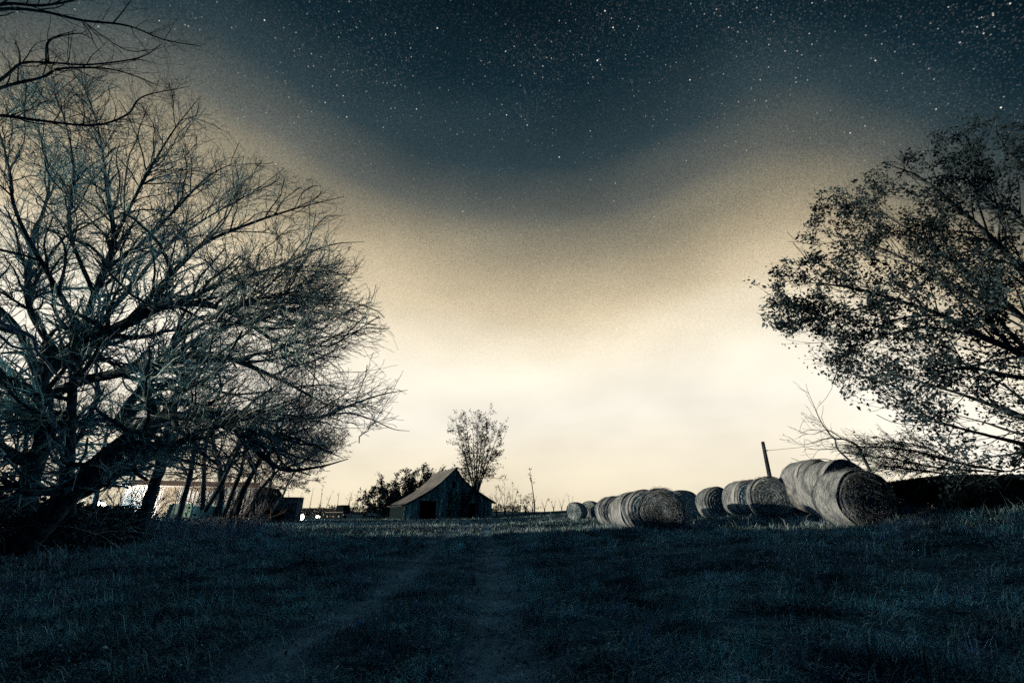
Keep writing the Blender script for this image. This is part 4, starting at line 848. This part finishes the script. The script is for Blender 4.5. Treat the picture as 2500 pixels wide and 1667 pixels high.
def blades(x, y, h, lean, w, g, zoff=0.0, curl=.5, yaw=None):
    n = len(x); z = gz(x, y) + zoff; a = g.random(n) * 2 * np.pi if yaw is None else yaw; d = np.c_[np.cos(a), np.sin(a), np.zeros(n)]; s = np.c_[-np.sin(a), np.cos(a), np.zeros(n)]
    p = np.c_[x, y, z - .01]; up = np.array([0, 0, 1.0]); c, sn = np.cos(lean)[:, None], np.sin(lean)[:, None]
    mid = p + (up * c + d * sn) * h[:, None] * .55; l2 = lean + curl * g.uniform(.3, 1.3, n); tip = mid + (up * np.cos(l2)[:, None] + d * np.sin(l2)[:, None]) * h[:, None] * .45
    wv = s * w[:, None]
    V = np.stack([p - wv, p + wv, mid + wv * .7, mid - wv * .7, tip], 1).reshape(-1, 3); i = np.arange(n)[:, None] * 5
    return V, i + np.array([[0, 1, 2, 3]]), i + np.array([[3, 2, 4]])
def wedge(g, n, r0, r1, a0=-56, a1=56, p=1.0):
    r = np.sqrt(r0 ** 2 + (r1 ** 2 - r0 ** 2) * g.random(n) ** p); a = R(a0) + R(a1 - a0) * g.random(n); return np.sin(a) * r, np.cos(a) * r, r
def grass():
    g = np.random.default_rng(300)
    for name, lab, m_, zones in (('grass', 'short matted dark grass covering the field', M['grass'], [(150000, 1.6, 7.5), (150000, 7.5, 18), (140000, 18, 60)]),
                                 ('dry_grass', 'dry pale grass stalks scattered through the field', M['drygrass'], [(13000, 1.6, 7.5), (34000, 7.5, 20), (150000, 16, 56)])):
        Vs, Qs, Ts, off = [], [], [], 0
        for n, r0, r1 in zones:
            x, y, r = wedge(g, n, r0, r1); cl = fbm(x * .55, y * .55, 40); cl2 = fbm(x * 2.3, y * 2.3, 41); tr = track(x, y)
            keep = g.random(n) < np.clip((cl * .7 + cl2 * 1.1 - .62) * 3.2, .06, 1) * (1 - .62 * tr)
            if name == 'dry_grass': keep &= g.random(n) < np.clip((fbm(x * .14 + 4, y * .2, 50) - .32) * 4, .08, 1)
            keep &= ~((x > 11.8) & (x - 11.8 > (y - 12) * .28) & (g.random(n) < .9))
            x, y, r, cl, cl2, tr = [v[keep] for v in (x, y, r, cl, cl2, tr)]; k = len(x); sc_ = np.clip(r / 9, 1, 3.2)
            right = np.clip((x - 2) / 8, 0, 1)
            h = (.03 + .22 * cl2 * cl + .05 * right) * g.uniform(.5, 1.6, k) * (1 - .6 * tr) * np.sqrt(sc_); lean = np.abs(g.normal(1.12 - .35 * np.clip((r - 12) / 10, 0, 1), .36, k)); w = (.0026 + .0022 * g.random(k)) * sc_
            tall = g.random(k) < .02; h = np.where(tall, h * 2.1, h); lean = np.where(tall, lean * .5, lean)
            V, Q, T = blades(x, y, h, lean, w, g, curl=.8); Vs.append(V); Qs.append(Q + off); Ts.append(T + off); off += len(V)
        nt_ = 2600 if name == 'grass' else 1300; tx, ty, tr_ = wedge(g, nt_, 2.2, 22, p=1.2); kk = (fbm(tx * .3, ty * .3, 91) > .42) & (track(tx, ty) < .4) & (tx < 10.5); tx, ty, tr_ = tx[kk], ty[kk], tr_[kk]; nb = 34
        x = np.repeat(tx, nb) + g.normal(0, .055, len(tx) * nb); y = np.repeat(ty, nb) + g.normal(0, .055, len(tx) * nb); big = np.repeat(g.uniform(.10, .30, len(tx)), nb); k = len(x)
        V, Q, T = blades(x, y, big * g.uniform(.5, 1.2, k), np.abs(g.normal(.55, .4, k)), np.full(k, .0034) * np.clip(np.repeat(tr_, nb) / 8, 1, 2.4), g, curl=1.0); Vs.append(V); Qs.append(Q + off); Ts.append(T + off)
        o = np_mesh(name, np.vstack(Vs), [np.vstack(Qs), np.vstack(Ts)], m_); tag(o, lab, 'grass', kind='stuff')
    n = 380000; x, y, r = wedge(g, n, 1.7, 20, p=1.3); k = g.random(n) < .35 + .9 * fbm(x * 1.9, y * 1.9, 77) - .25 + .3 * track(x, y); x, y, r = x[k], y[k], r[k]; n = len(x); q = np.clip(r / 7, 1, 3)
    V, Q, T_ = blades(x, y, g.uniform(.03, .10, n) * np.sqrt(q), g.uniform(1.25, 1.62, n), (.0018 + .0022 * g.random(n)) * q, g, zoff=.015, curl=.15)
    tag(np_mesh('grass_clippings', V, [Q, T_], M['clip']), 'mown grass clippings lying flat over the field', 'grass', kind='stuff')
    # fallen leaves and clippings
    n = 5000; x, y, r = wedge(g, n, 1.8, 16); V, Ft = leaves(g, np.c_[x, y, gz(x, y) + .03 + .03 * g.random(n)], .042, flat=.6); tag(np_mesh('leaf_litter', V, [Ft], M['clip']), 'fallen leaves lying scattered in the short grass', 'leaf litter', kind='stuff')
    # pale shreds of straw by the bales
    cx = np.concatenate([at(1612, 1295, 15.8)[0] + g.normal(0, .9, 900), at(2060, 1275, 13.8)[0] + g.normal(0, 1.2, 1600), at(1880, 1265, 17.6)[0] + g.normal(0, .9, 500), 5.0 + g.normal(0, .9, 600)])
    cy = np.concatenate([15.7 + g.normal(0, .35, 900), 13.6 + g.normal(0, .45, 1600), 17.5 + g.normal(0, .4, 500), 20 + g.normal(0, 2.0, 600)])
    k = len(cx); V, Q, T = blades(cx, cy, g.uniform(.10, .34, k), np.abs(g.normal(1.0, .4, k)), np.full(k, .004), g, curl=.5); tag(np_mesh('shed_straw', V, [Q, T], M['strand']), 'loose shed straw lying round the feet of the bales', 'straw', kind='stuff')
grass()

def weeds():
    g = np.random.default_rng(400); n = 17000; t = g.random(n); path = np.array([(-12.2, 14.5), (-12.6, 17.5), (-12.2, 20.0), (-11.4, 21.2)])
    f = t * 2.999; i = f.astype(int); u = (f - i)[:, None]; q = path[i] * (1 - u) + path[i + 1] * u
    x = q[:, 0] + g.normal(-.3, .75, n); y = q[:, 1] + g.normal(0, .7, n); h = (.45 + .75 * fbm(x * 1.2, y * 1.2, 61)) * g.uniform(.55, 1.15, n) * (1 - .2 * t)
    V, Q, T = blades(x, y, h, np.abs(g.normal(.12, .16, n)), np.full(n, .0055), g, curl=.5)
    r = empty('weed_stand', (0, 0, 0), label='stand of tall dry weeds at the foot of the slender trunks', cat='weeds'); np_mesh('stalk', V, [Q, T], M['drygrass'], r)['kind'] = 'stuff'
    pos = np.c_[x, y, gz(x, y) + h * g.uniform(.3, 1.0, n)][::2]; V, Ft = leaves(g, pos + g.normal(0, .05, pos.shape), .07); np_mesh('leaf', V, [Ft], M['leaf'], r)['kind'] = 'stuff'
    settle(r, (-12.2, 14.5, 0))
    # one tall weed at the right end of the bales, and a pale tuft before it
    p = at(2192, 1275, 13.2); z = gz1(p[0], 13.2); r = empty('tall_weed', (p[0], 13.2, z), label='single tall feathery weed right of the slumped bale', cat='weed')
    MB().tube([(0, 0, -.05), (.02, 0, .5), (-.02, 0, 1.15)], [.012, .009, .004], 5).build('stem', M['strand'], r)
    k = 240; zz = g.uniform(.3, 1.15, k); pos = np.c_[g.normal(0, 1, k) * (1.2 - zz) * .14, g.normal(0, .06, k), zz]; V, Ft = leaves(g, pos, .075, aspect=.35); np_mesh('leaf', V, [Ft], M['leaf'], r)['kind'] = 'stuff'
    p = at(2215, 1290, 11.6); k = 900; x = p[0] + g.normal(0, .30, k); y = 11.6 + g.normal(0, .22, k); V, Q, T = blades(x, y, g.uniform(.15, .5, k), np.abs(g.normal(.9, .35, k)), np.full(k, .004), g, curl=.7)
    o = np_mesh('straw_tuft', V, [Q, T], M['drygrass'], loc=(p[0], 11.6, gz1(p[0], 11.6))); tag(o, 'pale tuft of flattened straw before the slumped bale', 'straw')
weeds()
bramble([(12.6, 8.0, .10, 1.2), (13.2, 10.5, .14, 1.4), (13.5, 13.0, .15, 1.5), (14.0, 15.5, .13, 1.5), (15.2, 18.0, .10, 1.5), (18, 19, .1, 1.6)], 'bank_shade_scrub', 'low scrub added over the right bank, coloured near-black for its shade', 34000, 203, .055, M['shadescrub'])

# pale scrub between the slender trunks and the white building
for k, (px, Y, h, s_, lb) in enumerate([(360, 26, 2.2, 1.3, 'pale scrubby bush left of the farm cart'), (470, 25, 2.0, 1.2, 'pale scrubby bush behind the farm cart'), (520, 26, 2.6, 1.5, 'pale scrubby bush behind the clustered trunks, left one'),
                                        (575, 24, 2.4, 1.4, 'pale scrubby bush behind the clustered trunks, right one'), (625, 27, 2.9, 1.4, 'pale scrubby bush before the dark shed'), (300, 24, 2.0, 1.3, 'pale scrubby bush before the left end of the white building')]):
    far_tree('scrub_bush', lb, px, 1270, Y, h, s_, 500 + k, .06, 7, 4, .06, group='scrub before the white building', dens=2.2, tstart=.05, fan=.9, leafm='greyleaf', tw='greytwig')
